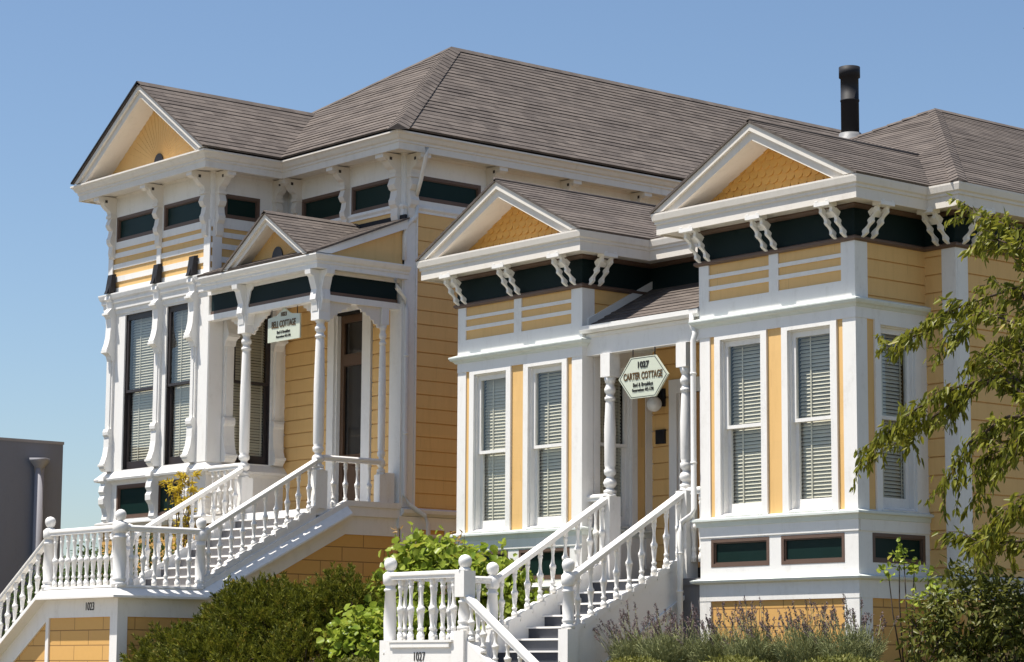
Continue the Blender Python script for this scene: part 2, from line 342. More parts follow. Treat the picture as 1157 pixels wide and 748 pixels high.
def blind(parent, fr, u0, u1, z0, z1, n, gap=0.052, tilt=0.35):
    b = MB(); z = z0+0.02+random.uniform(0, .03); i = 0; tl = random.uniform(.022, .029); sag = random.uniform(-.012, .012)
    while z < z1:
        jit = random.uniform(-.004, .004)
        b.add([pt(fr, u0, n-.016, z+tl+jit), pt(fr, u1, n-.016, z+tl+jit+sag), pt(fr, u1, n+.016, z-tl+sag), pt(fr, u0, n+.016, z-tl)], [(0, 1, 2, 3)])
        z += gap
    w = u1-u0
    for f in (0.3, 0.92): b.fb(fr, u0+w*f-.012, u0+w*f+.012, z0, z1, n+.022, n+.024)
    return b.build('blind', 'blind', parent)
def sash_window(house, fr, u0, u1, z0, z1, mat, mid, stile=0.065, bottom=0.14, top=0.08, rec=0.04, blindz=None, label=None, deep=0.0):
    mb = MB()
    mb.fb(fr, u0, u0+.02, z0, z1, -.16, .0); mb.fb(fr, u1-.02, u1, z0, z1, -.16, .0)
    mb.fb(fr, u0+.02, u1-.02, z1-.02, z1, -.16, 0); mb.fb(fr, u0+.02, u1-.02, z0, z0+.02, -.16, .0)
    a, b = u0+.02, u1-.02
    frame_boards(mb, fr, a, b, mid-.02, z1-.02, stile, -rec-.045, -rec, 0, .05, top)
    frame_boards(mb, fr, a, b, z0+.02, mid+.03, stile, -rec-.095, -rec-.05, 0, bottom, .05)
    w = mb.build('window', mat, house)
    g = MB(); g.pane(fr, a+stile, b-stile, mid+.03, z1-.02-top, -rec-.025); g.pane(fr, a+stile, b-stile, z0+.02+bottom, mid-.02, -rec-.075)
    g.build('glass_pane', 'glass', w)
    blind(w, fr, a+.03, b-.03, z0+.05, z1-.03, -rec-.135)
    if label: w['label'] = label
    return w
def small_window(house, fr, u0, u1, z0, z1, fw=0.05, glass='darkglass', mat='brown', n=0.035, name='transom_window', deep=0.05):
    mb = MB(); frame_boards(mb, fr, u0, u1, z0, z1, fw, -.05, n); mb2 = frame_boards(mb, fr, u0+fw, u1-fw, z0+fw, z1-fw, .018, -.05, n-.022)
    w = mb.build(name, mat, house)
    MB().fb(fr, u0+fw+.018, u1-fw-.018, z0+fw+.018, z1-fw-.018, -.065, -.012).build('glass_pane', glass, w)
    return w

# turned parts ---------------------------------------------------------------
BAL = [(z, r*1.17) for z, r in [(0, .040), (.10, .040), (.105, .030), (.13, .030), (.15, .022), (.17, .034), (.20, .034), (.22, .022), (.30, .026), (.40, .034), (.46, .038), (.465, .044), (.53, .044), (.535, .036), (.56, .028), (.62, .022), (.72, .019), (.82, .026), (.84, .032), (.87, .032), (.88, .024), (.90, .034), (1, .034)]]
def baluster_mesh(h):
    mb = MB(); mb.lathe(0, 0, [(z*h, r) for z, r in BAL], 10)
    o = mb.build('baluster', 'white'); me = o.data; bpy.data.objects.remove(o); return me
_bm = {}
def baluster(parent, x, y, z, h):
    k = round(h, 2)
    if k not in _bm: _bm[k] = baluster_mesh(h)
    o = bpy.data.objects.new('baluster', _bm[k]); S.collection.objects.link(o); o.parent = parent
    o.location = (x, y, z); o.rotation_euler[2] = random.uniform(-.1, .1)
RAILP = [(-.055, -.085), (.055, -.085), (.055, -.045), (.070, -.035), (.070, -.008), (.040, .018), (-.040, .018), (-.070, -.008), (-.070, -.035), (-.055, -.045)]
def balustrade(parent, p0, p1, n, zb0, zb1, drop=0.0):
    """handrail from p0 to p1 (top heights), n balusters standing on a line zb0..zb1"""
    MB().bar(p0, p1, 0, RAILP).build('handrail', 'white', parent)
    for i in range(n):
        t = (i+1)/(n+1) if drop == 0 else (i+.5)/n
        x, y = p0[0]+(p1[0]-p0[0])*t, p0[1]+(p1[1]-p0[1])*t
        zt = p0[2]+(p1[2]-p0[2])*t-.07; zb = zb0+(zb1-zb0)*t
        baluster(parent, x, y, zb, zt-zb)
def newel(parent, x, y, zb, zt, w=0.20, block=None, base=None):
    """turned newel: square base up to `base`, turned shaft, head block, ball"""
    mb = MB(); r = w/2
    base = zb+.02 if base is None else base
    if base > zb+.05: mb.box(x-r, x+r, y-r, y+r, zb, base)
    else: base = zb
    top = zt-.20
    if block:           # tall square head block
        b0 = block
        mb.box(x-r*.95, x+r*.95, y-r*.95, y+r*.95, b0, top-.02)
        mb.lathe(x, y, [(top-.02, r*1.1), (top+.02, r*.9)], 4)
    else:
        b0 = top-.19
        mb.lathe(x, y, [(b0, r*.75), (b0+.03, r*1.0), (b0+.15, r*1.02), (top, r*.6)], 8)
    L = b0-base
    mb.lathe(x, y, [(base, r*.98), (base+.06, r*.98), (base+.07, r*.72), (base+.10, r*.9), (base+.13, r*.9), (base+.15, r*.78), (base+L*.5, r*.88), (b0-.09, r*.70), (b0-.08, r*.85), (b0-.05, r*.85), (b0-.04, r*.66), (b0, r*.7)], 16)
    mb.lathe(x, y, [(top-.02, .05), (top+.02, .045), (top+.035, .07), (top+.05, .075), (top+.07, .085), (top+.11, .092), (top+.15, .085), (top+.185, .055), (top+.20, .01)], 16)
    mb.build('newel_post', 'white', parent)
def turned_column(parent, x, y, z0, z1, w=0.20, base=None, name='porch_column', cap=.36):
    """square base block, turned shaft, square upper block"""
    mb = MB(); r = w/2
    mb.box(x-r*1.08, x+r*1.08, y-r*1.08, y+r*1.08, z0, base-.04); mb.lathe(x, y, [(base-.04, r*1.45), (base, r*1.1)], 4)
    t = z1-cap; mb.box(x-r, x+r, y-r, y+r, t, z1)
    L = t-base
    pr = [(base, .9), (base+.05, .95), (base+.07, .6), (base+.10, .6), (base+.12, .85), (base+.17, 1.0), (base+.22, .8), (base+.24, .55), (base+.27, .55), (base+.30, .85), (base+.36, .9), (base+.39, .7), (base+.43, .82),
          (base+L*.55, .86), (t-.40, .68), (t-.36, .62), (t-.35, .80), (t-.31, .80), (t-.30, .6), (t-.25, .62), (t-.23, .8), (t-.18, .85), (t-.14, .65), (t-.10, .6), (t-.08, .75), (t, .95)]
    mb.lathe(x, y, [(z, q*r) for z, q in pr], 18)
    return mb.build(name, 'white', parent)
def stairs(parent, name, x0, x1, y0, y1, z0, z1, n, axis, m=('tread', 'white')):
    """n steps rising from the start to the end along axis"""
    mb = MB(); h = (z1-z0)/n
    for i in range(n):
        zz = z0+(i+1)*h
        if axis == 'y':
            a = y0+(y1-y0)*i/n; b = y1
            mb.box(x0, x1, a+.02, b, zz-h, zz-.026, 0); mb.box(x0, x1, a-.02, a+(y1-y0)/n+.02, zz-.026, zz, 1)
        else:
            a = x0+(x1-x0)*i/n; s_ = 1 if x1 > x0 else -1
            lo, hi = sorted((a+.02*s_, x1)); mb.box(lo, hi, y0, y1, zz-h, zz-.04, 0)
            lo, hi = sorted((a-.02*s_, a+(x1-x0)/n+.02*s_)); mb.box(lo, hi, y0, y1, zz-.04, zz, 1)
    return mb.build(name, list(m), parent)

def fish_scales(mb, fr, u0, u1, z0, zt, apex_u, n, style='scale'):
    """overlapping scalloped shingles filling a triangle (z0..zt)"""
    rh = 0.115; w = 0.16; rows = int((zt-z0)/rh)+1
    for r in range(rows-1, -1, -1):
        zb = z0+r*rh; k = 0
        u = u0-w+(w/2 if r % 2 else 0)
        while u < u1+w:
            zc = zb+.06; half = lambda z: (1-(z-z0)/(zt-z0))*(u1-u0)/2
            if abs(u+w/2-apex_u) < half(min(zb+.05, zt))+w*.45 and zb < zt-.02:
                pts = [(u+w/2+w*.49*math.cos(a), zb+.075+.075*math.sin(a)) for a in np.linspace(math.pi, 2*math.pi, 9)]
                pts += [(u+w*.99, zb+rh+.02), (u+w*.01, zb+rh+.02)]
                k1 = len(pts); nb = n+.028; nt = n+.004
                vs = []
                for (a, b) in pts: f = (b-zb)/(rh+.02); vs.append(pt(fr, a, nb+(nt-nb)*f, b))
                for (a, b) in pts: vs.append(pt(fr, a, n-.01, b))
                mb.add(vs, [list(range(k1)), list(range(k1, 2*k1))[::-1]]+[(i, i+k1, (i+1) % k1+k1, (i+1) % k1) for i in range(k1)])
            u += w
def clip_poly(pts, n, c):      # unused guard
    return pts

# ------------------------------------------------------------------ setting: ground, street
def smooth(a, b, x): t = np.clip((x-a)/(b-a), 0, 1); return t*t*(3-2*t)
def ground_z(x, y):
    side = 0.0+0.055*np.clip(-x+2, 0, 24)
    yard = 1.62+0.045*np.clip(-x-7, 0, 12)
    k = smooth(-4.3, -3.1, y)*(1-smooth(12, 30, y))*smooth(-34, -26, x)*(1-smooth(9, 13, x))
    return side*(1-k)*(1-smooth(12, 40, y))*smooth(-60, -24, x) + yard*k
def ground():
    xs = np.concatenate([[-4000, -1500, -500, -200, -100, -60], np.arange(-45, 30, 0.6), [40, 80, 200, 600, 2000, 4000]])
    ys = np.concatenate([[-4000, -1500, -500, -200, -80, -40], np.arange(-30, 34, 0.5), [45, 80, 200, 600, 2000, 4000]])
    X, Y = np.meshgrid(xs, ys); Z = ground_z(X, Y)-0.02
    Z += np.where((np.abs(X) < 45) & (Y > -4.2) & (Y < 30), 0.03*np.sin(X*3.1)*np.cos(Y*2.7), 0)
    ny, nx = X.shape; vs = np.stack([X, Y, Z], -1).reshape(-1, 3)
    fs = [(j*nx+i, j*nx+i+1, (j+1)*nx+i+1, (j+1)*nx+i) for j in range(ny-1) for i in range(nx-1)]
    mb = MB(); mb.add(vs, fs); o = mb.build('ground', 'lawn'); tag(o, kind='structure')
ground()
def strip(name, y0, y1, dz, mat, thick=0.0):
    mb = MB(); xs = list(np.arange(-45, 31, 1.0))
    top = lambda x: float(ground_z(np.array(x), np.array(-8.0)))+dz
    for a, b in zip(xs, xs[1:]):
        za, zb = top(a), top(b)
        vs = [(a, y0, za), (b, y0, zb), (b, y1, zb), (a, y1, za)]+[(a, y0, za-.2), (b, y0, zb-.2), (b, y1, zb-.2), (a, y1, za-.2)]
        mb.add(vs, [(0, 1, 2, 3), (0, 1, 5, 4), (3, 2, 6, 7)])
    return tag(mb.build(name, mat), kind='structure')
strip('sidewalk', -9.2, -5.6, 0.02, 'concrete'); strip('kerb', -9.4, -9.2, 0.02, 'concrete')
strip('road', -22, -9.4, -0.11+.0, 'asphalt'); 
# road is below the kerb; lift it just over the ground sheet
for o in bpy.data.objects:
    if o.name == 'road': o.location.z = 0.10
    if o.name in ('sidewalk', 'kerb'): o.location.z = 0.11
mb = MB()
for i in range(-40, 28, 6):
    z = float(ground_z(np.array(i+1.), np.array(-8.)))-0.005+.0; z2 = float(ground_z(np.array(i+3.), np.array(-8.)))-0.005
    mb.add([(i, -15.8, z+.0+.055*1*0), (i+3, -15.8, z2), (i+3, -15.65, z2), (i, -15.65, z)], [(0, 1, 2, 3)])
lm = tag(mb.build('lane_marking', 'roadpaint'), kind='structure'); lm.location.z = 0.02

# ================================================================== the near cottage (1027)
def near_cottage():
    H = empty('victorian_house', 'yellow cottage with two front gables of fish-scale shingles, numbered 1027, nearer house on the right', 'house')
    ledge = lambda path, prof: MB().sweep(path, prof).build('ledge_moulding', 'ledge', H)
    YR = 1.45; XE = 0.56; XL = -8.62; YB = 14.0
    bays = [(-3.0, 0.0), (-8.62, -5.60)]
    wa = MB(); si = MB(); tr = MB(); br = MB(); gr = MB(); bl = MB(); pan = MB()
    G0, G1 = 1.2, 2.62                       # block base
    for bi, (x0, x1) in enumerate(bays):
        f = FR(x0, 0, 'front'); e = FR(x1, 0, 'east'); w = FR(x0, YR, 'west'); W_ = x1-x0
        # openings on the front
        a0 = .43; a1 = .43+.81; b1 = W_-.43; b0 = b1-.81
        op = [(a0, a1, 3.84, 6.36), (b0, b1, 3.84, 6.36)]
        lo = [(.22, 1.37, 3.10, 3.50), (W_-1.40, W_-.22, 3.10, 3.50)]
        if bi == 1: lo = [(.30, 1.30, 3.02, 3.50), (W_-1.45, W_-.25, 3.02, 3.50)]
        wall(wa, f, 0, W_, G0, 7.98, op+lo)
        eo = [(.46, 1.17, 3.84, 6.36)]; el = [(.25, 1.33, 3.10, 3.50)]
        if bi == 1: eo = [(.33, 1.0, 3.84, 6.30)]; el = []
        wall(wa, e, 0, YR, G0, 7.98, eo+el); wall(wa, w, 0, YR, G0, 7.98)
        # base
        wall(bl, f, .0, W_, G0, G1, n0=0, n1=.02); wall(bl, e, 0, YR, G0, G1, n0=0, n1=.02)
        for fr, L in ((f, W_), (e, YR)):
            pan.fb(fr, 0, .22, G0, G1, .02, .045); 
            if fr is f: pan.fb(fr, L-.22, L+.045, G0, G1, .02, .045)
            pan.fb(fr, 0, L+(.05 if fr is f else 0), G1, 2.86, 0, .05)
        # panel with basement windows between ledge and sill
        wall(pan, f, 0, W_+.03, 2.92, 3.70, lo, 0, .03); wall(pan, e, 0, YR, 2.92, 3.70, el, 0, .03)
        pan.fb(f, 0, W_+.045, 3.52, 3.70, .03, .045); 
        if el: pan.fb(e, 0, YR, 3.52, 3.70, .03, .045)
        for (p, q, c, d) in lo: small_window(H, f, p, q, c, d)
        for (p, q, c, d) in el: small_window(H, e, p, q, c, d)
        # ledges (swept round the bay)
        path = [(x0, YR), (x0, 0), (x1, 0), (x1, YR if bi == 0 else .12)]
        ledge(path, [(0, 2.86), (.06, 2.86), (.12, 2.88), (.13, 2.91), (.03, 2.94), (0, 2.94)])
        path = [(x0, YR), (x0, 0), (x1, 0), (x1, YR)]
        ledge(path, [(0, 3.66), (.06, 3.68), (.07, 3.74), (.12, 3.755), (.12, 3.785), (.0, 3.82)])
        # storey: corner boards, yellow strips, casings
        def storey(fr, L, ops, c0, c1):
            z0, z1 = 3.80, 6.42
            pan.fb(fr, 0, c0, z0, z1, 0, .03); pan.fb(fr, L-c1, L+(.03 if fr is f else 0), z0, z1, 0, .03)
            for (p, q, c, d) in ops:
                pan.fb(fr, p-.115, p, z0, z1, 0, .045); pan.fb(fr, q, q+.115, z0, z1, 0, .045)
                pan.fb(fr, p, q, d, z1, 0, .045); pan.nprism(fr, [(0, z0), (.06, z0), (.075, z0+.02), (0, z0+.05)], p-.02, q+.02)
            us = [c0]+[v for o in ops for v in (o[0]-.115, o[1]+.115)]+[L-c1]
            for p, q in zip(us[::2], us[1::2]):
                if q > p: si.fb(fr, p, q, z0, z1, 0, .012)
        storey(f, W_, op, .21, .21)
        storey(e, YR, eo, .20, .22 if bi == 0 else .1)
        for (p, q, c, d) in op: sash_window(H, f, p, q, c, d, 'white', 5.09)
        for (p, q, c, d) in eo: sash_window(H, e, p, q, c, d, 'white', 5.09)
        # lintel band + belt moulding
        pan.fb(f, -.0, W_+.04, 6.42, 6.60, 0, .04); pan.fb(e, 0, YR, 6.42, 6.60, 0, .04)
        ledge(path, [(0, 6.56), (.05, 6.57), (.07, 6.60), (.11, 6.62), (.13, 6.655), (.13, 6.675), (0, 6.72)])
        # upper panel
        z0, z1 = 6.70, 7.50
        pan.fb(f, 0, .2, z0, z1, 0, .035); pan.fb(f, W_-.22, W_+.035, z0, z1, 0, .035); m = W_/2
        pan.fb(f, m-.09, m+.09, z0, z1, 0, .035)
        for p, q in ((.2, m-.09), (m+.09, W_-.22)):
            pan.fb(f, p, q, z0, 6.945, 0, .035); pan.fb(f, p, q, 7.10, 7.16, 0, .035); pan.fb(f, p, q, 7.275, 7.33, 0, .035)
            si.fb(f, p, q, 6.945, 7.10, 0, .012); si.fb(f, p, q, 7.16, 7.275, 0, .012); si.fb(f, p, q, 7.33, z1, 0, .012)
        pan.fb(e, 0, .22, z0, z1, 0, .035); siding(si, e, .22, YR, z0, z1, (), zref=6.735)

    # recess wall, wing, sides, back
    rx0, rx1 = -5.60, -3.0
    f = FR(rx0, YR, 'front'); L = rx1-rx0
    door = (-4.98-rx0, -3.95-rx0, 3.2, 5.9)
    wall(wa, f, 0, L, G0, 7.98, [door]); siding(si, f, 0, L, 3.2, 7.5, [(door[0]-.17, door[1]+.17, 3.2, 6.12)])
    pan.fb(FR(-5.60, 0, 'east'), YR-.16, YR, 3.2, 6.75, .03, .05)
    pan.fb(f, door[0]-.17, door[0], 3.2, 5.9, 0, .05); pan.fb(f, door[1], door[1]+.17, 3.2, 5.9, 0, .05); pan.fb(f, door[0]-.17, door[1]+.17, 5.9, 6.12, 0, .055)
    d = MB(); d.fb(f, door[0], door[1], 3.2, 5.9, -.12, -.05)
    for a_, b_ in ((door[0]-.01, door[0]+.03), (door[1]-.03, door[1]+.01)): pan.fb(f, a_, b_, 3.2, 5.9, -.15, 0)
    for (p, q, c, z) in ((.12, .48, 3.4, 4.2), (.57, .93, 3.4, 4.2), (.12, .48, 4.35, 5.6), (.57, .93, 4.35, 5.6)): frame_boards(d, f, door[0]+p, door[0]+q, c, z, .04, -.05, -.035)
    d.build('door', 'tandoor', H)
    f = FR(0, YR, 'front'); wall(wa, f, 0, XE, G0, 7.98); siding(si, f, 0, XE-.22, 2.95, 7.5); wall(bl, f, 0, XE, G0, G1, n0=0, n1=.02)
    pan.fb(f, XE-.22, XE+.03, 2.95, 7.5, 0, .035)
    pan.fb(f, 0, XE+.05, 2.62, 2.86, 0, .05)
    e = FR(XE, YR, 'east'); LE = YB-YR
    wall(wa, e, 0, LE, G0, 7.98); siding(si, e, .22, LE, 2.95, 7.5); wall(bl, e, 0, LE, G0, G1, n0=0, n1=.02)
    pan.fb(e, 0, .22, 2.95, 7.5, 0, .035); pan.fb(e, 0, LE, G1, 2.86, 0, .05)
    ledge([(0.12, YR), (XE, YR), (XE, YB)], [(0, 2.86), (.06, 2.86), (.12, 2.88), (.13, 2.91), (.03, 2.94), (0, 2.94)])
    w = FR(XL, YB, 'west'); wall(wa, w, 0, YB-YR, G0, 7.98); siding(si, w, 0, YB-YR, 2.95, 7.5)
    b = FR(XE, YB, 'back'); wall(wa, b, 0, XE-XL, G0, 7.98); siding(si, b, 0, XE-XL, 2.95, 7.5)
    # frieze: brown bead, green band, brown bead, soffit
    loop = [(XL, YB), (XL, 0), (-5.60, 0), (-5.60, YR), (-3.0, YR), (-3.0, 0), (0, 0), (0, YR), (XE, YR), (XE, YB)]
    gr.sweep(loop, [(0, 7.52), (.03, 7.52), (.03, 7.93), (0, 7.93)])
    br.sweep(loop, [(0, 7.48), (.05, 7.48), (.075, 7.505), (.075, 7.535), (.04, 7.555), (0, 7.555)])
    br.sweep(loop, [(0, 7.935), (.04, 7.935), (.09, 7.975), (.09, 7.995), (0, 7.995)])
    co = MB()
    co.sweep(loop, [(0, 8.0), (.42, 7.985), (.42, 7.96), (.455, 7.96), (.455, 8.105), (.475, 8.115), (.475, 8.15), (.50, 8.17), (.515, 8.25), (.515, 8.275), (0, 8.29)])
    # body meshes
    wa.build('wall', 'curtain', H)['label'] = 'inner framing of the walls'
    si.build('siding', 'yellow', H); bl.build('foundation_wall', 'block', H); pan.build('trim_board', 'white', H)
    gr.build('frieze', 'green', H); br.build('frieze_moulding', 'brown', H); co.build('cornice', 'cream', H)
    # gables over the bays
    for bi, (x0, x1) in enumerate(bays):
        c = (x0+x1)/2; hw = (x1-x0)/2+.50; yf = -.50; zb, za = 8.29, 9.31; k = (za-zb)/hw
        g = MB(); f = FR(0, 0, 'front')
        for s in (-1, 1):
            def ring(off0, off1, n0, n1, m=0):
                # raking board between two vertical offsets below the roof line
                pts = [(c+s*hw*(1-off0*0), zb-off0), (c, za-off0), (c, za-off1), (c+s*hw, zb-off1)]
                # trim to the flat cornice top
                P = []
                for off in (off0, off1):
                    u = hw if off <= 0 else hw-off/k
                    P.append((c+s*u, max(zb, zb-off)))
                pts = [P[0], (c, za-off0), (c, za-off1), P[1]]
                g.prism(f, pts, n0, n1, m)
            ring(0.0, 0.115, .40, .505); ring(0.015, 0.245, .40, .46)
            # raking soffit
            g.prism(f, [(c+s*(hw-.2/k), zb), (c, za-.2), (c, za-.235), (c+s*(hw-.235/k), zb)], 0.0, .41)
        g.build('raking_cornice', 'cream', H)
        t = MB(); t.prism(f, [(c-hw+.12/k, zb-.02), (c+hw-.12/k, zb-.02), (c, za-.12)], -.14, 0)
        ty = t.build('gable_wall', 'yellow', H)
        fs = MB(); fish_scales(fs, f, c-hw+.25/k, c+hw-.25/k, zb-.02, za-.2, c, 0.0)
        fs.build('scale_shingle', 'scale', ty)
    # roofs
    ro = MB(); EZ = 8.30; s = .496; ov = .47
    AX, AY, AZ = -4.03, 6.52, 11.02; y0 = YR-ov; xl, xr = XL-ov, XE+ov; yb = YB+ov; BY = yb-(AY-y0)
    th = .035
    ro.courses([(xl, y0, EZ), (xr, y0, EZ), (AX, AY, AZ)], .072); ro.courses([(xr, y0, EZ), (xr, yb, EZ), (AX, BY, AZ), (AX, AY, AZ)], .072)
    ro.courses([(xl, yb, EZ), (xl, y0, EZ), (AX, AY, AZ), (AX, BY, AZ)], .072); ro.courses([(xr, yb, EZ), (xl, yb, EZ), (AX, BY, AZ)], .072)
    sl = (AZ-EZ)/(AY-y0)
    for (x0, x1) in bays:
        c = (x0+x1)/2; hw = (x1-x0)/2+.53; za = 9.345; ze = za-(hw)*.515
        yr = y0+(za-EZ)/sl+.02
        for s_ in (-1, 1):
            ro.courses([(c, -.53, za), (c, yr, za), (c+s_*hw, y0+.02, ze+.0), (c+s_*hw, -.53, ze)], .072)
        ro.tube([(c, -.53, za), (c, yr, za)], .035, 6)
    # hip caps
    for a in ((xl, y0), (xr, y0)):
        p0, p1 = Vector((AX, AY, AZ)), Vector((a[0], a[1], EZ))
        for i in range(30):
            q0, q1 = p0.lerp(p1, i/30), p0.lerp(p1, min((i+1.2)/30, 1))
            ro.bar((q0.x, q0.y, q0.z+.016), (q1.x, q1.y, q1.z+.032), 0, [(-.12, -.045), (0, .008), (.12, -.045)])
    ro.bar((AX, AY, AZ+.02), (AX, BY, AZ+.02), 0, [(-.13, -.07), (0, .012), (.13, -.07)])
    roof = ro.build('roof', 'shingle', H)
    # vent pipe on the left slope
    px, py, pz = -5.37, 5.90, 10.1
    p = MB(); p.lathe(px, py, [(pz, .155), (11.30, .155), (11.30, .163), (11.33, .163), (11.33, .155), (11.72, .155), (11.72, .182), (11.90, .182), (11.90, .15), (11.75, .14)], 28)
    vp = p.build('vent_pipe', 'metal', roof)
    p = MB(); p.lathe(px, py, [(10.1, .42), (10.52, .38), (10.56, .34), (10.68, .20), (10.74, .19), (10.74, .16)], 28); p.build('pipe_flashing', 'grey_metal', roof)
    # brackets: pairs of scroll-cut strips
    def bracket(fr, u):
        b = MB(); N = 22
        for du in (-.095, .095):
            L, R_ = [], []
            for i in range(N+1):
                t = i/N; n = .40-.33*t**1.15; z = 7.99-.47*t
                wv = .034+.020*abs(math.sin(t*math.pi*3.4+.35)); cx = .022*math.sin(t*math.pi*3.4*2+1)
                L.append((n+cx+wv, z+wv*.45)); R_.append((n+cx-wv, z-wv*.45))
            b.nprism(fr, L+R_[::-1], u+du-.027, u+du+.027)
        b.fb(fr, u-.14, u+.14, 7.93, 7.985, .30, .46)
        b.nprism(fr, [(.22, 7.80), (.29, 7.86), (.26, 7.92), (.18, 7.87)], u-.1, u+.1)
        b.build('bracket', 'white', H)
    for (x0, x1) in bays:
        f = FR(x0, 0, 'front'); e = FR(x1, 0, 'east')
        for u in (.16, (x1-x0)/2, x1-x0-.18): bracket(f, u)
        bracket(e, .18)
    bracket(FR(0, YR, 'front'), XE-.15); bracket(FR(XE, YR, 'east'), .18)
    for i in range(1, 6): bracket(FR(XE, YR, 'east'), .18+2.2*i)
    # ---- porch between the bays
    PY = 0.12
    pr = MB(); pr.box(-5.60, -3.0, PY-.06, PY+.10, 6.42, 6.76); pr.box(-5.60, -3.0, PY-.085, PY+.12, 6.70, 6.755)
    pr.build('porch_beam', 'white', H)
    ce = MB(); ce.box(-5.6, -3.0, PY+.1, YR, 6.72, 6.75); ce.build('porch_ceiling', 'cream', H)
    gu = MB(); prof = [(0, 6.76), (.10, 6.76), (.13, 6.80), (.13, 6.87), (.11, 6.87), (.10, 6.81), (.0, 6.80)]
    gu.sweep([(-5.60, PY-.06), (-3.0, PY-.06)], prof); gu.build('gutter', 'white', H)
    r = MB(); r.courses([(-5.6, PY-.10, 6.86), (-3.0, PY-.10, 6.86), (-3.0, YR, 7.60), (-5.6, YR, 7.60)], .072)
    # dark underside behind; flashing strip
    r.build('porch_roof', 'shingle', H)
    rk = MB(); rk.bar((-5.565, PY-.05, 6.88), (-5.565, YR, 7.62), 0, [(-.03, 0), (.03, 0), (.03, .12), (-.03, .12)]); rk.build('rake_board', 'white', H)
    for cx in (-5.12, -3.46): turned_column(H, cx, PY+.02, 2.96, 6.42, .21, 4.28)
    fl = MB(); fl.box(-5.6, -3.0, -.02, YR, 2.86, 2.96, 0); fl.box(-5.6, -3.0, .0, .06, 1.2, 2.86, 0); fl.build('porch_floor', ['tread'], H)
    # ---- stairs, landing
    xa, xb = -5.12, -3.46; yb_, yc = -4.0, -2.15; LZ = 2.03
    stc = MB(); stc.box(xa+.05, xb+.08, yb_+.05, yc, LZ-.35, LZ-.30); land = stc.build('stair_landing', 'tread', H)
    lw = MB()
    lw.box(xa-.10, xb+.10, yb_-.10, yb_+.05, .1, LZ-.0); lw.box(xa-.10, xa+.05, yb_+.05, yc, .1, LZ-.0)
    lw.box(xa+.18, xb-.18, yb_-.13, yb_-.10, 1.93, 2.0); lw.box(xa+.12, xb-.12, yb_-.14, yb_-.10, 2.0, 2.03)
    lw.build('landing_wall', 'white', H)
    st = stairs(H, 'staircase', xa, xb, yc, 0.0, LZ-.30, 2.96, 7, 'y', ('riser', 'white'))
    # stringers with a toothed curb under each baluster
    for x in (xa, xb):
        sg = MB()
        sg.prism(FR(x, 0, 'east'), [(yc, 1.1), (yc, LZ+.14), (.05, 3.27), (.05, 1.1)], -.06, .06)
        k = (3.27-LZ-.14)/(.05-yc)
        for i in range(9):
            y = yc+.13+i*.233
            z = LZ+.14+(y-yc)*k
            sg.prism(FR(x, 0, 'east'), [(y-.12, z-.13), (y+.12, z+.02), (y+.12, z+.045), (y-.0, z+.045), (y-.12, z-.02)], -.075, .075)
        if x == xb: sg.prism(FR(x, 0, 'east'), [(yc+.5, 1.62), (.2, 2.78), (.2, 2.84), (yc+.5, 1.68)], .06, .10)
        sg.build('stringer', 'white', st)
        balustrade(st, (x, yc+.05, 2.95), (x, .10, 4.26), 9, LZ+.17, 3.33, drop=1)
        newel(st, x, yc, LZ-.9, 3.18, .20, base=LZ+.17)
    newel(st, xa, yb_, LZ-.2, 3.18, .21); newel(st, xb, yb_, LZ-.6, 3.17, .21, block=2.60, base=LZ+.12)
    balustrade(st, (xa, yb_, 2.95), (xb, yb_, 2.95), 6, LZ+.0, LZ+.0)
    balustrade(st, (xa, yb_, 2.95), (xa, yc, 2.95), 6, LZ, LZ)
    # short rails from the columns to the bays
    for (p, q) in ((-5.6, -5.12), (-3.46, -3.0)):
        balustrade(st, (p, .14, 4.27), (q, .14, 4.27), 2, 3.2, 3.2)
    # lower flight going down to the right
    n = 10; dz = (LZ-.25)/n; run = .28
    lo = MB()
    for i in range(n):
        zt = LZ-.30-(i+1)*dz; x = xb+.08+i*run
        lo.box(x, x+run+.02, yb_+.06, yc-.1, zt-.026, zt, 1); lo.box(x, x+run, yb_+.06, yc-.1, 0, zt-.026, 0)
    ls = lo.build('lower_staircase', ['riser', 'white'], H)
    sg = MB(); k = dz/run; ex = xb+n*run
    sg.prism(FR(0, yb_, 'front'), [(xb, LZ+.06), (ex, LZ+.06-(ex-xb)*k), (ex, .05), (xb, .05)], -.06, .06); sg.build('stringer', 'white', ls)
    balustrade(ls, (xb+.02, yb_, 2.66), (ex, yb_, 2.66-(ex-xb)*k), 11, LZ+.06, LZ+.06-(ex-xb)*k, drop=1)
    newel(ls, ex+.08, yb_, .1, 2.75-(ex-xb)*k, .21)
    text('house_number', '1027', .17, -4.32, yb_-.106, 1.80, 'front', 'ink', H, sx=.8)
    # downspout at the right end of the porch gutter
    d = MB(); x = -3.08
    d.tube([(-3.14, PY-.16, 6.80), (-3.14, PY-.17, 6.66), (-3.10, PY-.17, 6.58), (x+.02, -.06, 6.50), (x, -.08, 6.40), (x, -.08, 3.95), (x-.02, -.1, 3.86), (x-.16, -.17, 3.76), (x-.18, -.19, 3.62), (x-.18, -.19, 1.6)], .042, 10)
    for z in (5.9, 4.6): d.lathe(x, -.08, [(z, .05), (z+.03, .05)], 10)
    for z in (3.3, 2.75): d.lathe(x-.18, -.19, [(z, .05), (z+.03, .05)], 10)
    d.build('downspout', 'white', H)
    # address plaque and lamp on the porch wall are fixtures of their own
    return H
near_cottage()

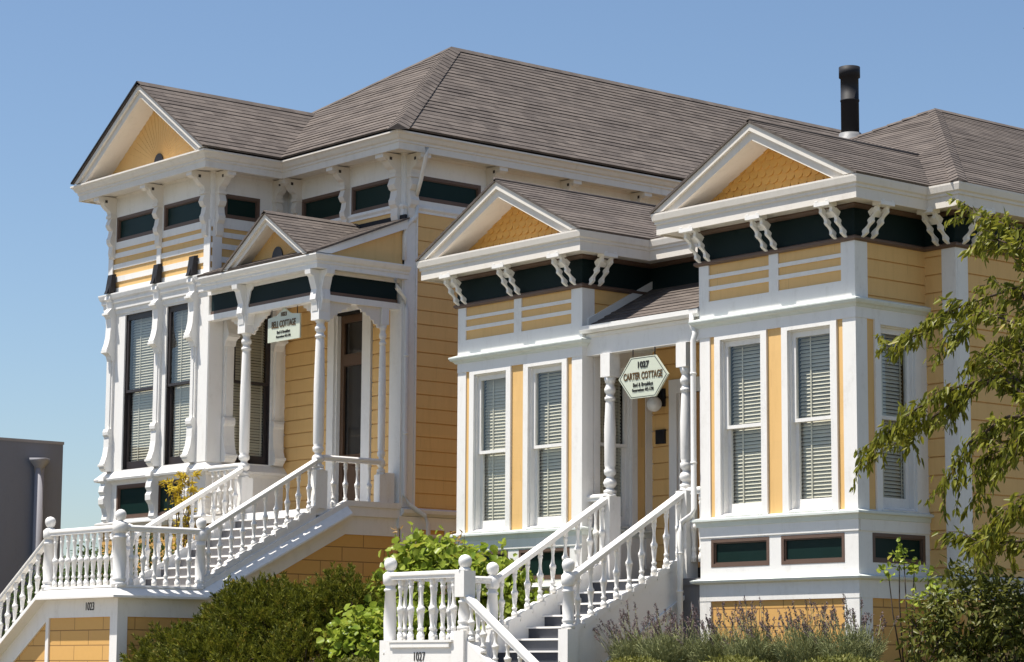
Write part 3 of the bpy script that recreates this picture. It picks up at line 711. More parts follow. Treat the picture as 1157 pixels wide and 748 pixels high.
def hex_sign():
    T = empty('hanging_sign', 'pale six-sided sign reading Carter Cottage hanging from the porch beam of the nearer house', 'sign')
    c = -4.29; z = 5.985; y = .06; f = FR(c, 0, 'front')
    P = [(-.54, z), (-.27, z+.31), (.27, z+.31), (.54, z), (.27, z-.31), (-.27, z-.31)]
    MB().prism(f, P, -.08, -.05).build('sign_board', 'sign', T)
    b = MB()
    for i in range(6):
        p, q = P[i], P[(i+1) % 6]; s = .955
        b.prism(f, [(p[0]*s, z+(p[1]-z)*s), (q[0]*s, z+(q[1]-z)*s), (q[0]*.93, z+(q[1]-z)*.93), (p[0]*.93, z+(p[1]-z)*.93)], -.05, -.048)
    b.build('border', 'ink', T)
    for u in (-.24, .24): MB().tube([(c+u, .07, z+.30), (c+u, .07, 6.44)], .008, 6).build('chain', 'metal', T)
    text('sign_text', '1027', .13, c, .045, z+.185, 'front', 'ink', T, bold=.004)
    text('sign_text', 'CARTER COTTAGE', .15, c, .045, z+.02, 'front', 'inkgold', T, sx=.66, bold=.003)
    text('sign_text', 'Bed & Breakfast', .085, c, .045, z-.11, 'front', 'ink', T, sx=.8)
    text('sign_text', 'Reservations 445-1390', .07, c, .045, z-.19, 'front', 'ink', T, sx=.72)
hex_sign()
def lamp():
    T = empty('wall_lamp', 'round white globe lamp on a black bracket beside the tan porch door', 'lamp')
    y = 1.40
    b = MB(); b.box(-5.40, -5.24, y-.02, y+.03, 5.72, 6.0); b.tube([(-5.36, y, 5.92), (-5.36, y-.12, 5.94), (-5.27, y-.2, 5.88)], .03, 8); b.lathe(-5.27, y-.2, [(5.84, .06), (5.90, .05)], 14); b.build('bracket', 'metal', T)
    g = MB(); g.lathe(-5.27, y-.2, [(5.74-.12+.12*(1-math.cos(t))*1, max(.005, .12*math.sin(t))) for t in np.linspace(.05, math.pi-.1, 14)], 20); g.build('globe', 'globe', T)
lamp()
o = MB().box(-5.44, -5.24, 1.385, 1.43, 5.14, 5.36).build('mailbox', 'metal'); 
tag(o, 'small black square box fixed to the yellow wall beneath the globe lamp', 'mailbox')

# ================================================================== the far cottage (1023)
def far_cottage():
    H = empty('victorian_house', 'taller yellow cottage with long hipped roof and dark-framed windows, numbered 1023, on the left', 'house')
    ledge = lambda path, prof: MB().sweep(path, prof).build('ledge_moulding', 'white', H)
    XL, XB, XE = -19.68, -16.03, -12.38; YF, YM, YB = -.05, 1.68, 26.0
    wa = MB(); si = MB(); bl = MB(); pan = MB(); br = MB(); co = MB()
    fB = FR(XL, YF, 'front'); eB = FR(XB, YF, 'east'); wB = FR(XL, YB, 'west'); fM = FR(XB, YM, 'front'); eM = FR(XE, YM, 'east')
    WB = XB-XL; LS = YM-YF; WM = XE-XB; LE = YB-YM
    G0, G1 = 1.3, 4.12
    # openings (local u)
    wf = [(.66, 1.76, 5.45, 8.50), (2.19, 3.14, 5.45, 8.50)]
    lf = [(.52, 1.80, 4.50, 5.16), (1.98, 3.14, 4.50, 5.16)]
    cf = [(.25, 1.74, 10.0, 10.50), (2.0, 3.47, 10.0, 10.50)]
    we = [(.52, 1.38, 5.45, 8.50)]; ce_ = [(.25, 1.05, 10.06, 10.52)]
    door = (-14.38-XB, -13.52-XB, 4.45, 8.15)
    cm = [(.50, 1.85, 10.0, 10.52), (2.10, 3.38, 10.0, 10.52)]
    cee = [(.24, 1.78, 10.1, 10.56)]; bwe = [(.42, .95, 3.62, 4.02)]
    wall(wa, fB, 0, WB, G0, 11.0, wf+lf+cf); wall(wa, eB, 0, LS, G0, 11.0, we+ce_); wall(wa, fM, 0, WM, G0, 11.0, [door]+cm)
    wall(wa, eM, 0, LE, G0, 11.0, cee+bwe); wall(wa, wB, 0, YB-YF, G0, 11.0); wall(wa, FR(XE, YB, 'back'), 0, XE-XL, G0, 11.0)
    # ---- bay: white boards around the tall windows
    for fr, L, ops, lows, cl in ((fB, WB, wf, lf, cf), (eB, LS, we, [], ce_)):
        ext = .03 if fr is fB else 0
        wall(pan, fr, 0, L+ext, 5.22, 8.94, [(a, b, c-.0, d) for a, b, c, d in ops], 0, .03)
        wall(pan, fr, 0, L+ext, 4.42, 5.22, lows, 0, .03)
        for (a, b, c, d) in lows: small_window(H, fr, a, b, c, d, .06)
        for (a, b, c, d) in ops: sash_window(H, fr, a, b, c, d, 'dark', 6.98, .06, .14, .09, .01)
        # upper bands: yellow between white slats
        z = 9.08; pan.fb(fr, 0, L+ext, 8.94, z, 0, .03)
        for zy0, zy1, zw in ((9.08, 9.20, 9.31), (9.31, 9.46, 9.56), (9.56, 9.68, 9.78)):
            si.fb(fr, .0, L, zy0, zy1, 0, .014); pan.fb(fr, 0, L+ext, zy1, zw, 0, .034)
        pan.fb(fr, 0, L+ext, 9.86, 10.0, 0, .034); si.fb(fr, 0, L, 9.78, 9.86, 0, .014)
        wall(pan, fr, 0, L+ext, 10.0, 11.0, cl, 0, .03)
        for (a, b, c, d) in cl: small_window(H, fr, a, b, c, d, .06)
        if fr is fB:
            for u0, u1 in ((0, .16), (1.80, 1.94), (L-.18, L+.03)): pan.fb(fr, u0, u1, 8.94, 10.0, .034, .055)
        else:
            pan.fb(fr, 0, .2, 8.94, 10.0, .034, .05)
    # ---- main front and east wall
    for fr, L, cl, dr in ((fM, WM, cm, [(door[0]-.22, door[1]+.30, 4.45, 8.45)]), (eM, LE, cee, [])):
        siding(si, fr, 0 if fr is fM else .30, (L-.30) if fr is fM else L, 4.5, 9.86, dr, ex=.255, zref=4.5)
        wall(pan, fr, 0, L, 10.0, 11.0, cl, 0, .03); pan.fb(fr, 0, L, 9.86, 10.0, 0, .045)
        pan.fb(fr, 0, L+(.05 if fr is fM else 0), 4.12, 4.34, 0, .05)
        for (a, b, c, d) in cl: small_window(H, fr, a, b, c, d, .06)
    pan.fb(fM, WM-.30, WM+.04, 4.5, 9.95, 0, .04); pan.fb(eM, 0, .30, 4.5, 9.95, 0, .04)
    for a in (0, .26): pan.fb(eM, a, a+.04, 4.5, 9.9, .04, .055)
    # clerestory repeats further along the east wall, hidden mostly by the nearer house
    for i in range(1, 9): small_window(H, eM, .24+2.1*i, 1.78+2.1*i, 10.1, 10.56, .085, n=.06)
    # door casing
    pan2 = MB()
    pan.fb(fM, door[0]-.20, door[0], 4.45, 8.2, 0, .06); pan.fb(fM, door[1]+.02, door[1]+.28, 4.45, 8.2, 0, .06); pan.fb(fM, door[0]-.2, door[1]+.28, 8.2, 8.42, 0, .065)
    for a_, b_ in ((door[0]-.01, door[0]+.03), (door[1]-.03, door[1]+.01)): pan2.fb(fM, a_, b_, 4.45, 8.15, -.15, 0)
    pan2.build('door_frame', 'white', H)
    d = MB(); frame_boards(d, fM, door[0], door[1], 4.45, 8.15, .14, -.14, -.08, wb=.25); d.fb(fM, door[0]+.14, door[1]-.14, 7.2, 7.42, -.14, -.08); d.fb(fM, door[0]+.14, door[1]-.14, 5.35, 5.55, -.14, -.08); d.fb(fM, door[0]+.14, door[1]-.14, 4.7, 5.35, -.14, -.11)
    dd = d.build('door', 'door', H); MB().fb(fM, door[0]+.14, door[1]-.14, 5.55, 8.02, -.13, -.12).build('glass_pane', 'doorglass', dd)
    # foundation
    for fr, L, hh in ((fB, WB, []), (eB, LS, []), (eM, LE, bwe), (wB, YB-YF, [])): wall(bl, fr, 0, L, G0, G1 if fr is not fB and fr is not eB else 4.34, hh, 0, .02)
    siding(si, wB, 0, YB-YF, 4.5, 9.86)
    small_window(H, eM, .42, .95, 3.60, 4.04, .05, 'doorglass', 'cream')
    pan.fb(eM, .0, .34, G0, 4.12, .02, .05); pan.fb(eM, 1.0, 1.1, G0, 4.12, .02, .05)
    # ---- mouldings
    bay = [(XL, YM+4), (XL, YF), (XB, YF), (XB, YM)]
    ledge(bay, [(0, 4.30), (.05, 4.32), (.10, 4.38), (.13, 4.40), (.13, 4.43), (0, 4.47)])
    ledge(bay, [(0, 5.18), (.04, 5.19), (.06, 5.23), (.15, 5.25), (.16, 5.29), (.03, 5.43), (0, 5.43)])
    ledge(bay, [(0, 8.53), (.05, 8.54), (.055, 8.62), (.085, 8.64), (.09, 8.74), (.12, 8.77), (.12, 8.83), (.15, 8.86), (.17, 8.93), (.17, 8.955), (0, 8.99)])
    ledge([(XE, YM), (XE, YB)], [(0, 4.34), (.06, 4.35), (.12, 4.40), (.13, 4.46), (.02, 4.50), (0, 4.50)])
    ledge([(XB, YM), (XE, YM), (XE, YB)], [(0, 9.90), (.045, 9.90), (.075, 9.94), (.075, 9.97), (0, 9.99)])
    loop = [(XL, YB), (XL, YF), (XB, YF), (XB, YM), (XE, YM), (XE, YB)]
    co.sweep(loop, [(0, 10.93), (.03, 10.88), (.05, 10.93), (.46, 10.90), (.46, 10.87), (.49, 10.87), (.49, 10.985), (.51, 11.0), (.51, 11.035), (.545, 11.06), (.58, 11.12), (.62, 11.15), (.62, 11.18), (0, 11.22)])
    wa.build('wall', 'curtain', H)['label'] = 'inner framing of the walls'
    si.build('siding', 'yellow', H); bl.build('foundation_wall', 'block', H); pan.build('trim_board', 'white', H)
    co.build('cornice', 'cream', H)
    # ---- pilasters with scroll brackets between the bay windows
    def pilaster(fr, u, w=.17, low=True):
        p = MB(); a, b = u-w/2, u+w/2
        p.fb(fr, a, b, 5.44, 8.55, .03, .075); p.fb(fr, a+.045, b-.045, 5.5, 8.5, .075, .095)
        up = [(.03, 8.90), (.19, 8.90), (.20, 8.84), (.15, 8.80), (.14, 8.66), (.20, 8.60), (.20, 8.52), (.155, 8.46), (.145, 8.30), (.16, 8.08), (.19, 7.94), (.23, 7.84), (.22, 7.78), (.13, 7.72), (.10, 7.62), (.03, 7.62)]
        dn = [(.03, 6.28), (.13, 6.28), (.155, 6.22), (.15, 6.16), (.12, 6.12), (.125, 5.92), (.15, 5.75), (.19, 5.64), (.22, 5.56), (.21, 5.50), (.15, 5.44), (.03, 5.44)]
        p.nprism(fr, up, a-.01, b+.01); p.nprism(fr, dn, a-.01, b+.01)
        for z in (8.55, 7.80, 5.56): p.nprism(fr, [(.19, z-.035), (.235, z-.02), (.235, z+.02), (.19, z+.035)], a-.025, b+.025)
        if low:
            q = [(.03, 5.34), (.21, 5.34), (.22, 5.25), (.16, 5.20), (.20, 5.12), (.21, 5.04), (.17, 4.97), (.21, 4.90), (.205, 4.80), (.14, 4.72), (.11, 4.60), (.13, 4.50), (.11, 4.45), (.03, 4.45)]
            p.nprism(fr, q, a-.01, b+.01)
        p.build('pilaster', 'white', H)
    for u in (.22, WB/2+.13, WB-.43): pilaster(fB, u)
    pilaster(eB, .40, .22, False); pilaster(eB, 1.50, .2, False)
    pc = MB(); pc.fb(fB, WB-.26, WB+.035, 5.44, 8.53, .03, .05); pc.fb(eB, -.035, .26, 5.44, 8.53, .03, .05); pc.build('corner_board', 'white', H)
    for u in (.22, WB/2+.10, WB-.46):          # black tapered spouts standing on the belt
        s = MB(); s.nprism(fB, [(.06, 8.98), (.20, 8.96), (.14, 9.34), (.05, 9.36)], u-.085, u+.085); s.nprism(fB, [(.12, 8.97), (.24, 8.95), (.20, 9.05), (.12, 9.3)], u-.05, u+.05); s.build('finial', 'metal', H)
    # ---- cornice brackets
    def bracket(fr, u, long=False, w=.15):
        b = MB(); a, c = u-w/2, u+w/2
        prof = [(.03, 10.90), (.44, 10.90), (.45, 10.80), (.39, 10.76), (.35, 10.80), (.30, 10.72), (.24, 10.66), (.17, 10.62), (.13, 10.50), (.16, 10.42), (.19, 10.34), (.15, 10.26), (.11, 10.24)]
        prof += [(.13, 10.12), (.16, 10.06), (.15, 9.98), (.10, 9.92), (.11, 9.78), (.09, 9.70), (.03, 9.66)] if long else [(.10, 10.10), (.03, 10.05)]
        b.nprism(fr, prof, a, c)
        b.fb(fr, a-.02, c+.02, 10.80, 10.90, .33, .46)
        b.fb(fr, a-.015, c+.015, 10.48, 10.54, .03, .17)
        o = b.build('bracket', 'cream', H)
        r = MB(); p = pt(fr, u, .27, 10.80)
        r.fb(fr, a-.004, c+.004, 10.775, 10.83, .24, .295); r.build('rosette', 'dark', o)
    for u in (.14, WB/2+.05, WB-.12): bracket(fB, u, True)
    bracket(eB, .12, True); bracket(eB, LS-.32); 
    bracket(fM, .42); bracket(fM, 1.97, True); bracket(fM, WM-.14, True, .2)
    for i in range(12): bracket(eM, .15+1.83*i, i == 0, .2 if i == 0 else .16)
    # ---- bay gable with sunburst panel
    def gable(c, hw, yf, zb, za, yw, kind, bt=.24, name='raking_cornice'):
        g = MB(); f = FR(0, 0, 'front'); k = (za-zb)/hw
        for s in (-1, 1):
            for o0, o1, n0, n1 in ((0, .10, -yf-.12, -yf), (.015, bt, -yf-.12, -yf-.05)):
                g.prism(f, [(c+s*(hw-o0/k), zb), (c, za-o0), (c, za-o1), (c+s*(hw-o1/k), zb)], n0, n1)
            g.prism(f, [(c+s*(hw-(bt-.05)/k), zb), (c, za-bt+.05), (c, za-bt+.02), (c+s*(hw-(bt-.02)/k), zb)], -yw, -yf-.1)
        g.build(name, 'cream', H)
        t = MB(); t.prism(f, [(c-hw+.10/k, zb-.03), (c+hw-.10/k, zb-.03), (c, za-.10)], -yw-.12, -yw)
        tw = t.build('gable_wall', 'yellow', H)
        b = MB(); R0 = .17
        for i in range(25):          # carved rays
            a = math.pi*(i+.5)/25; ca, sa = math.cos(a), math.sin(a)
            Lm = min((za-bt-zb)/max(sa+k*abs(ca), 1e-3), 9); w = .012
            if Lm < R0+.05: continue
            q = lambda r, o: (c+ca*r-sa*o, zb+.10+sa*r+ca*o)
            b.prism(f, [q(R0, -w*.6), q(Lm, -w*2.2), q(Lm, w*2.2), q(R0, w*.6)], -yw, -yw+.007)
        b.build('sunburst_ray', 'yellow', tw)
        h = MB(); N = 12
        h.prism(f, [(c+R0*math.cos(a), zb+.09+R0*math.sin(a)*1.35) for a in np.linspace(0, math.pi, N)], -yw, -yw+.03, 0)
        h.build('half_round_vent', 'dark', tw)
    cB = (XL+XB)/2+.10; hB = WB/2+.53; gable(cB, hB, YF-.64, 11.20, 12.80, YF-.12, 'sun')
    # ---- roof
    ro = MB(); th = .04; ov = .64
    RX, RY, RZ = -16.0, 5.62, 14.27; EZ = 11.235; xl, xr = XL-.3-.62, XE+ov; y0 = YM-ov; yb = YB+ov; BY = yb-5
    ro.courses([(xl, y0, EZ), (xr, y0, EZ), (RX, RY, RZ)], .11, .012); ro.courses([(xr, y0, EZ), (xr, yb, EZ), (RX, BY, RZ), (RX, RY, RZ)], .11, .012)
    ro.courses([(xl, yb, EZ), (xl, y0, EZ), (RX, RY, RZ), (RX, BY, RZ)], .11, .012); ro.courses([(xr, yb, EZ), (xl, yb, EZ), (RX, BY, RZ)], .11, .012)
    sl = (RZ-EZ)/(RY-y0); za = 12.85; k = (12.80-11.20)/hB; hw = hB+.03; ze = za-hw*k; yr = y0+(za-EZ)/sl+.03
    for s in (-1, 1): ro.courses([(cB, YF-.67, za), (cB, yr, za), (cB+s*hw, y0+.02, ze), (cB+s*hw, YF-.67, ze)], .11, .012)
    ro.bar((cB, YF-.67, za+.015), (cB, yr, za+.015), 0, [(-.14, -.09), (0, .012), (.14, -.09)])
    ro.bar((RX, RY, RZ+.02), (RX, BY, RZ+.02), 0, [(-.15, -.10), (0, .014), (.15, -.10)])
    # broad hip cap of lapped shingles
    d = Vector((xr-RX, y0-RY, EZ-RZ)); n = 26
    for i in range(n):
        t0, t1 = i/n, (i+1.25)/n; t1 = min(t1, 1.0)
        a = Vector((RX, RY, RZ))+d*t0; b = Vector((RX, RY, RZ))+d*t1
        ro.bar((a.x, a.y, a.z+.030), (b.x, b.y, b.z+.050), 0, [(-.20, -.115), (0, .0), (.20, -.115)])
    d2 = Vector((xl-RX, y0-RY, EZ-RZ)); a = Vector((RX, RY, RZ)); b = a+d2
    ro.bar((a.x, a.y, a.z+.02), (b.x, b.y, b.z+.02), 0, [(-.15, -.07), (0, .012), (.15, -.07)])
    ro.build('roof', 'shingle_far', H)
    fl = MB(); fl.prism(FR(0, 0, 'front'), [(cB, za-.01), (cB, za+.02), (cB-hw-.03, ze+.0), (cB-hw-.03, ze-.03)], -YF+.60, -YF+.69); fl.build('roof_edging', 'metal', H)
    # ---- porch
    X1, X2, PY = -14.78, -12.47, -.05; FZ = 4.40
    fl = MB(); fl.box(XB, XE-.02, PY-.12, YM, FZ-.12, FZ); fl.build('porch_floor', 'white', H)
    def post(x, y, half=False):
        b = 5.10; o = turned_column(H, x, y, FZ, 8.05, .225, b, cap=.30)
        c = MB()   # capital block flaring into the cornice
        c.box(x-.12, x+.12, y-.12, y+.12, 7.70, 8.02); c.box(x-.10, x+.10, y-.10, y+.10, 8.02, 8.60)
        for fr in (FR(x, y-.10, 'front'), FR(x+.10, y, 'east')):
            c.nprism(fr, [(0, 8.58), (.20, 8.58), (.19, 8.50), (.12, 8.46), (.09, 8.36), (.05, 8.24), (.07, 8.14), (.08, 8.06), (.05, 8.0), (.03, 7.86), (.0, 7.84)], -.085, .085)
        c.build('capital', 'white', H)
    post(X1, PY); post(X2, PY)
    post2 = MB(); post2.box(X2-.10, X2+.06, YM-.30, YM-.10, FZ, 5.1); post2.build('half_post_base', 'white', H)
    turned_column(H, X2, YM-.36, FZ, 8.05, .16, 5.10, cap=.3)
    # entablature: lower rail, green panels, upper rail
    be = MB(); gp = MB(); bt = MB()
    for fr, L in ((FR(XB+.05, PY-.09, 'front'), XE-.02-XB-.05), (FR(XE-.0, PY-.09, 'east'), YM-PY+.09)):
        t = .18
        be.fb(fr, 0, L, 8.05, 8.16, -t, 0); be.fb(fr, 0, L, 8.53, 8.62, -t, 0); gp.fb(fr, 0.1, L-.1, 8.16, 8.53, -t+.02, -.03)
        bt.fb(fr, .1, L-.1, 8.16, 8.22, -.03, -.01)
    be.build('porch_beam', 'white', H); gp.build('frieze_panel', 'green', H); bt.build('panel_moulding', 'brown', H)
    # jigsaw spandrel brackets
    def spandrel(fr, u, s):
        b = MB(); P = [(0, 8.05), (.52, 8.05), (.50, 7.99), (.42, 7.98), (.40, 7.93), (.33, 7.94), (.29, 7.88), (.23, 7.88), (.21, 7.82), (.14, 7.81), (.12, 7.75), (.06, 7.74), (.05, 7.69), (0, 7.68)]
        b.prism(fr, [(u+s*a, z) for a, z in P], -.10, -.06); b.build('spandrel_bracket', 'cream', H)
    ff = FR(0, PY-.0, 'front'); fe = FR(X2+.1, 0, 'east')
    spandrel(ff, X1+.10, 1); spandrel(ff, X2-.10, -1); spandrel(ff, X1-.10, -1); spandrel(fe, PY+.12, 1); spandrel(fe, YM-.46, -1)
    c2 = MB(); ex = XE-.13
    pth = [(XB+.16, PY-.09), (ex+.12, PY-.09), (ex+.12, YM)]
    c2.sweep(pth, [(-.15, 8.60), (.19, 8.585), (.19, 8.66), (.21, 8.68), (.21, 8.71), (.25, 8.74), (.285, 8.80), (.285, 8.825), (-.15, 8.86)])
    c2.build('porch_cornice', 'white', H)
    cl = MB(); cl.box(XB+.05, XE-.2, PY, YM, 8.60, 8.64); cl.build('porch_ceiling', 'cream', H)
    gc = -13.72; gh = 1.35; gable(gc, gh, PY-.37, 8.85, 9.74, PY-.06, 'sun', .2, 'porch_raking_cornice')
    r = MB(); zE = 8.87; y0p = PY-.37; kk = (9.72-zE)/(YM-y0p)
    r.courses([(XB+.1, y0p, zE), (XE+.19, y0p, zE), (XE+.19, YM, zE+kk*(YM-y0p)), (XB+.1, YM, zE+kk*(YM-y0p))], .072)
    for s in (-1, 1): r.courses([(gc, y0p-.03, 9.775), (gc, YM, 9.775), (gc+s*(gh+.03), YM, 9.775-.66*(gh+.03)), (gc+s*(gh+.03), y0p-.03, 9.775-.66*(gh+.03))], .072)
    r.bar((gc, y0p-.03, 9.79), (gc, YM, 9.79), 0, [(-.1, -.06), (0, .01), (.1, -.06)])
    r.build('porch_roof', 'shingle', H)
    fe2 = FR(XE+.10, 0, 'east')
    s2 = MB(); s2.prism(fe2, [(y0p+.35, zE), (YM, zE), (YM, zE+kk*(YM-y0p)-.02)], -.12, -.06); s2.build('shed_gable_wall', 'yellow', H)
    s3 = MB(); s3.prism(fe2, [(y0p+.1, zE+.0), (YM, zE+kk*(YM-y0p)-.035), (YM, zE+kk*(YM-y0p)-.20), (y0p+.42, zE)], -.06, .04); s3.build('rake_board', 'white', H)
    s4 = MB(); s4.box(XB+.3, XE+.12, YM-.05, YM-.0, 9.66, 9.78); s4.build('roof_flashing', 'metal', H)
    # ---- stairs and landing
    xa, xb = -14.72, -12.42; yf, yc = -4.0, -2.45; LZ = 2.97
    MB().box(xa, xb, yf, yc, LZ-.20, LZ-.14).build('stair_landing', 'tread', H)
    n = 7; st = stairs(H, 'staircase', xa+.05, xb-.05, yc, 0.0, LZ-.14, FZ-.12, 8, 'y')
    slope = .585; sk = .52
    # landing walls: block wall, fascia, flared skirt
    bw = MB(); bw.box(xa, xb, yf, yf+.15, .6, 2.5); bw.box(xb-.15, xb, yf+.15, yc, .6, 2.5)
    bw.prism(FR(xb, 0, 'east'), [(yc, .6), (YM, .6), (YM, 2.5+(.5-yc)*.52), (.5, 2.5+(.5-yc)*.52), (yc, 2.5)], -.15, 0)
    bw.prism(FR(xa, 0, 'east'), [(yc, .6), (YF, .6), (YF, 3.9), (yc, 2.5)], 0, .12)
    bw.build('landing_wall', 'block', H)
    ft = MB(); f = FR(xa, yf, 'front'); e = FR(xb, yf, 'east'); Wl = xb-xa; Ll = yc-yf
    ft.fb(f, -.0, Wl+.03, 2.46, 2.79, 0, .03); ft.fb(f, Wl-.2, Wl+.03, .6, 2.46, 0, .03); ft.fb(e, 0, .16, .6, 2.46, 0, .03); ft.fb(e, 0, Ll, 2.46, 2.79, 0, .03)
    ft.fb(f, .0, .10, .6, 2.46, 0, .03)
    path = [(xa, yf), (xb, yf), (xb, yc)]
    ft.sweep(path, [(-.10, 2.97), (.10, 2.97), (.11, 2.94), (.09, 2.93), (.24, 2.80), (.24, 2.765), (-.10, 2.765)])
    # sloping skirt and fascia beside the upper stairs
    ze = LZ+(.45-yc)*slope
    def slopeprof(prof, y0_, y1_, z_off=0):
        vs = []; k = len(prof)
        for y in (y0_, y1_):
            zz = (y-yc)*sk+z_off
            for o, z in prof: vs.append((xb+o, y, z+zz))
        return vs, [list(range(k)), list(range(k, 2*k))[::-1]]+[(i, i+k, (i+1) % k+k, (i+1) % k) for i in range(k)]
    yt = .5
    ft.add(*slopeprof([(-.06, 3.03), (.09, 3.03), (.09, 2.93), (.24, 2.80), (.24, 2.765), (-.06, 2.765)], yc, yt))
    ft.add(*slopeprof([(0, 2.77), (.03, 2.77), (.03, 2.44), (0, 2.44)], yc, yt))
    ztop = (yt-yc)*sk
    ft.box(xb-.06, xb+.09, yt, YM, 2.93+ztop, 3.03+ztop); ft.box(xb, xb+.07, yt, YM, 2.765+ztop, 2.93+ztop)
    ft.box(xb, xb+.03, yt, YM, 2.44+ztop, 2.765+ztop)
    ft.build('skirt_board', 'white', H)
    for x in (xa, xb):
        sg = MB(); sg.prism(FR(x, 0, 'east'), [(yc, LZ-.2), (yc, LZ+.10), (PY-.1, LZ+.10+(PY-.1-yc)*slope), (PY-.1, LZ-.2+(PY-.1-yc)*slope)], -.055, .055)
        for i in range(10):
            y = yc+.14+i*.238; z = LZ+.10+(y-yc)*slope
            sg.prism(FR(x, 0, 'east'), [(y-.11, z-.12), (y+.11, z+.02), (y+.11, z+.045), (y, z+.045), (y-.11, z-.02)], -.07, .07)
        sg.build('stringer', 'white', st)
        balustrade(st, (x, yc+.04, 3.92), (x, PY-.1, 3.92+(PY-.14-yc)*slope), 10, LZ+.13, LZ+.13+(PY-.14-yc)*slope, drop=1)
        newel(st, x, yc, LZ-.02, 4.13, .21)
    newel(st, xa, yf, LZ-.02, 4.18, .24); newel(st, xb, yf, LZ-.02, 4.20, .26)
    balustrade(st, (xa, yf, 3.93), (xb, yf, 3.93), 10, LZ, LZ)
    balustrade(st, (xb, yf, 3.93), (xb, yc, 3.93), 6, LZ, LZ)
    balustrade(st, (xa, yf+1.2, 3.93), (xa, yc, 3.93), 1, LZ, LZ)
    # porch railings at floor level
    RZp = 5.32
    balustrade(H, (X2, PY+.08, RZp), (X2, YM-.36, RZp), 4, FZ+.05, FZ+.05)
    balustrade(H, (XB+.05, PY, RZp), (X1, PY, RZp), 5, FZ+.05, FZ+.05)
    # lower flight down to the left
    n2 = 11; run = .29; dz = (LZ-1.0)/n2; lo = MB()
    for i in range(n2):
        zt = LZ-(i+1)*dz; x = xa-.05-(i+1)*run
        lo.box(x-.02, x+run, yf+.06, yc-.05, zt-.026, zt, 1); lo.box(x, x+run, yf+.06, yc-.05, .5, zt-.026, 0)
    ls = lo.build('lower_staircase', ['tread', 'white'], H)
    k = dz/run; ex_ = xa-n2*run-.1; fz = lambda x: (x-xa)*k
    sg = MB(); f0 = FR(0, yf, 'front')
    sg.prism(f0, [(xa, 3.0), (ex_, 3.0+fz(ex_)), (ex_, 2.93+fz(ex_)), (xa, 2.93)], -.10, .10)
    sg.add([(x, yf-o, z+fz(x)) for x in (xa, ex_) for o, z in ((.09, 2.93), (.24, 2.80), (.24, 2.765), (-.05, 2.765), (-.05, 2.93))], [(0, 1, 2, 3, 4), (5, 6, 7, 8, 9), (0, 5, 6, 1), (1, 6, 7, 2), (2, 7, 8, 3), (3, 8, 9, 4), (4, 9, 5, 0)])
    sg.prism(f0, [(xa, 2.77), (ex_, 2.77+fz(ex_)), (ex_, 2.40+fz(ex_)), (xa, 2.40)], 0, .03)
    sg.build('stringer', 'white', ls)
    bw = MB(); bw.prism(f0, [(xa, .3), (xa, 2.5), (ex_, 2.5+fz(ex_)), (ex_, .3)], -.12, 0); bw.build('side_wall', 'block', ls)
    balustrade(ls, (xa, yf, 3.86), (ex_, yf, 3.86+fz(ex_)), 13, 2.98, 2.98+fz(ex_), drop=1)
    newel(ls, ex_-.05, yf, .5, 4.15+fz(ex_), .24, base=2.95+fz(ex_))
    text('house_number', '1023', .19, xa+1.45, yf-.036, 2.63, 'front', 'ink', H, sx=.8)
    # ---- downspouts
    d = MB(); dx = XE+.07; 
    d.tube([(XE+.60, YM+.06, 10.95), (XE+.58, YM+.06, 10.80), (XE+.30, YM+.16, 10.40), (XE+.10, YM+.22, 10.16)], .04, 8)
    d.tube([(XE+.11, YM+.22, 9.98), (XE+.10, YM+.22, 9.78), (dx+.02, YM+.02, 9.6), (dx, YM-.02, 9.40), (dx, YM-.02, 8.95)], .042, 8)
    d.tube([(dx+.16, YM-.34, 8.56), (dx+.16, YM-.30, 8.40), (dx+.02, YM+.0, 8.24), (dx+.02, YM+.04, 8.05), (dx+.02, YM+.04, 4.72), (dx+.06, YM+.10, 4.55), (dx+.12, YM+.42, 4.36), (dx+.12, YM+.5, 4.2), (dx+.10, YM+.52, 1.9)], .042, 10)
    for z in (7.2, 5.8): d.lathe(dx+.02, YM+.04, [(z, .052), (z+.03, .052)], 10)
    d.build('downspout', 'white', H)
    return H
far_cottage()

def plate_sign():
    T = empty('hanging_sign', 'white sign with a peaked top reading Bell Cottage, in the left porch', 'sign')
    c = -13.60; y = .0; f = FR(c, 0, 'front')
    P = [(-.50, 7.46), (.50, 7.46), (.50, 7.90), (.22, 7.93), (0, 8.05), (-.22, 7.93), (-.50, 7.90)]
    MB().prism(f, P, .02, .05).build('sign_board', 'sign', T)
    for u in (-.4, .4): MB().tube([(c+u, -.035, 7.90), (c+u, -.035, 8.07)], .008, 6).build('chain', 'metal', T)
    text('sign_text', '1023', .10, c, -.055, 7.935, 'front', 'inkgold', T, bold=.003)
    text('sign_text', 'BELL COTTAGE', .17, c, -.055, 7.76, 'front', 'inkgold', T, sx=.64, bold=.003)
    text('sign_text', 'Bed & Breakfast', .08, c, -.055, 7.62, 'front', 'ink', T, sx=.8)
    text('sign_text', 'Reservations 445-1390', .065, c, -.055, 7.54, 'front', 'ink', T, sx=.75)
plate_sign()

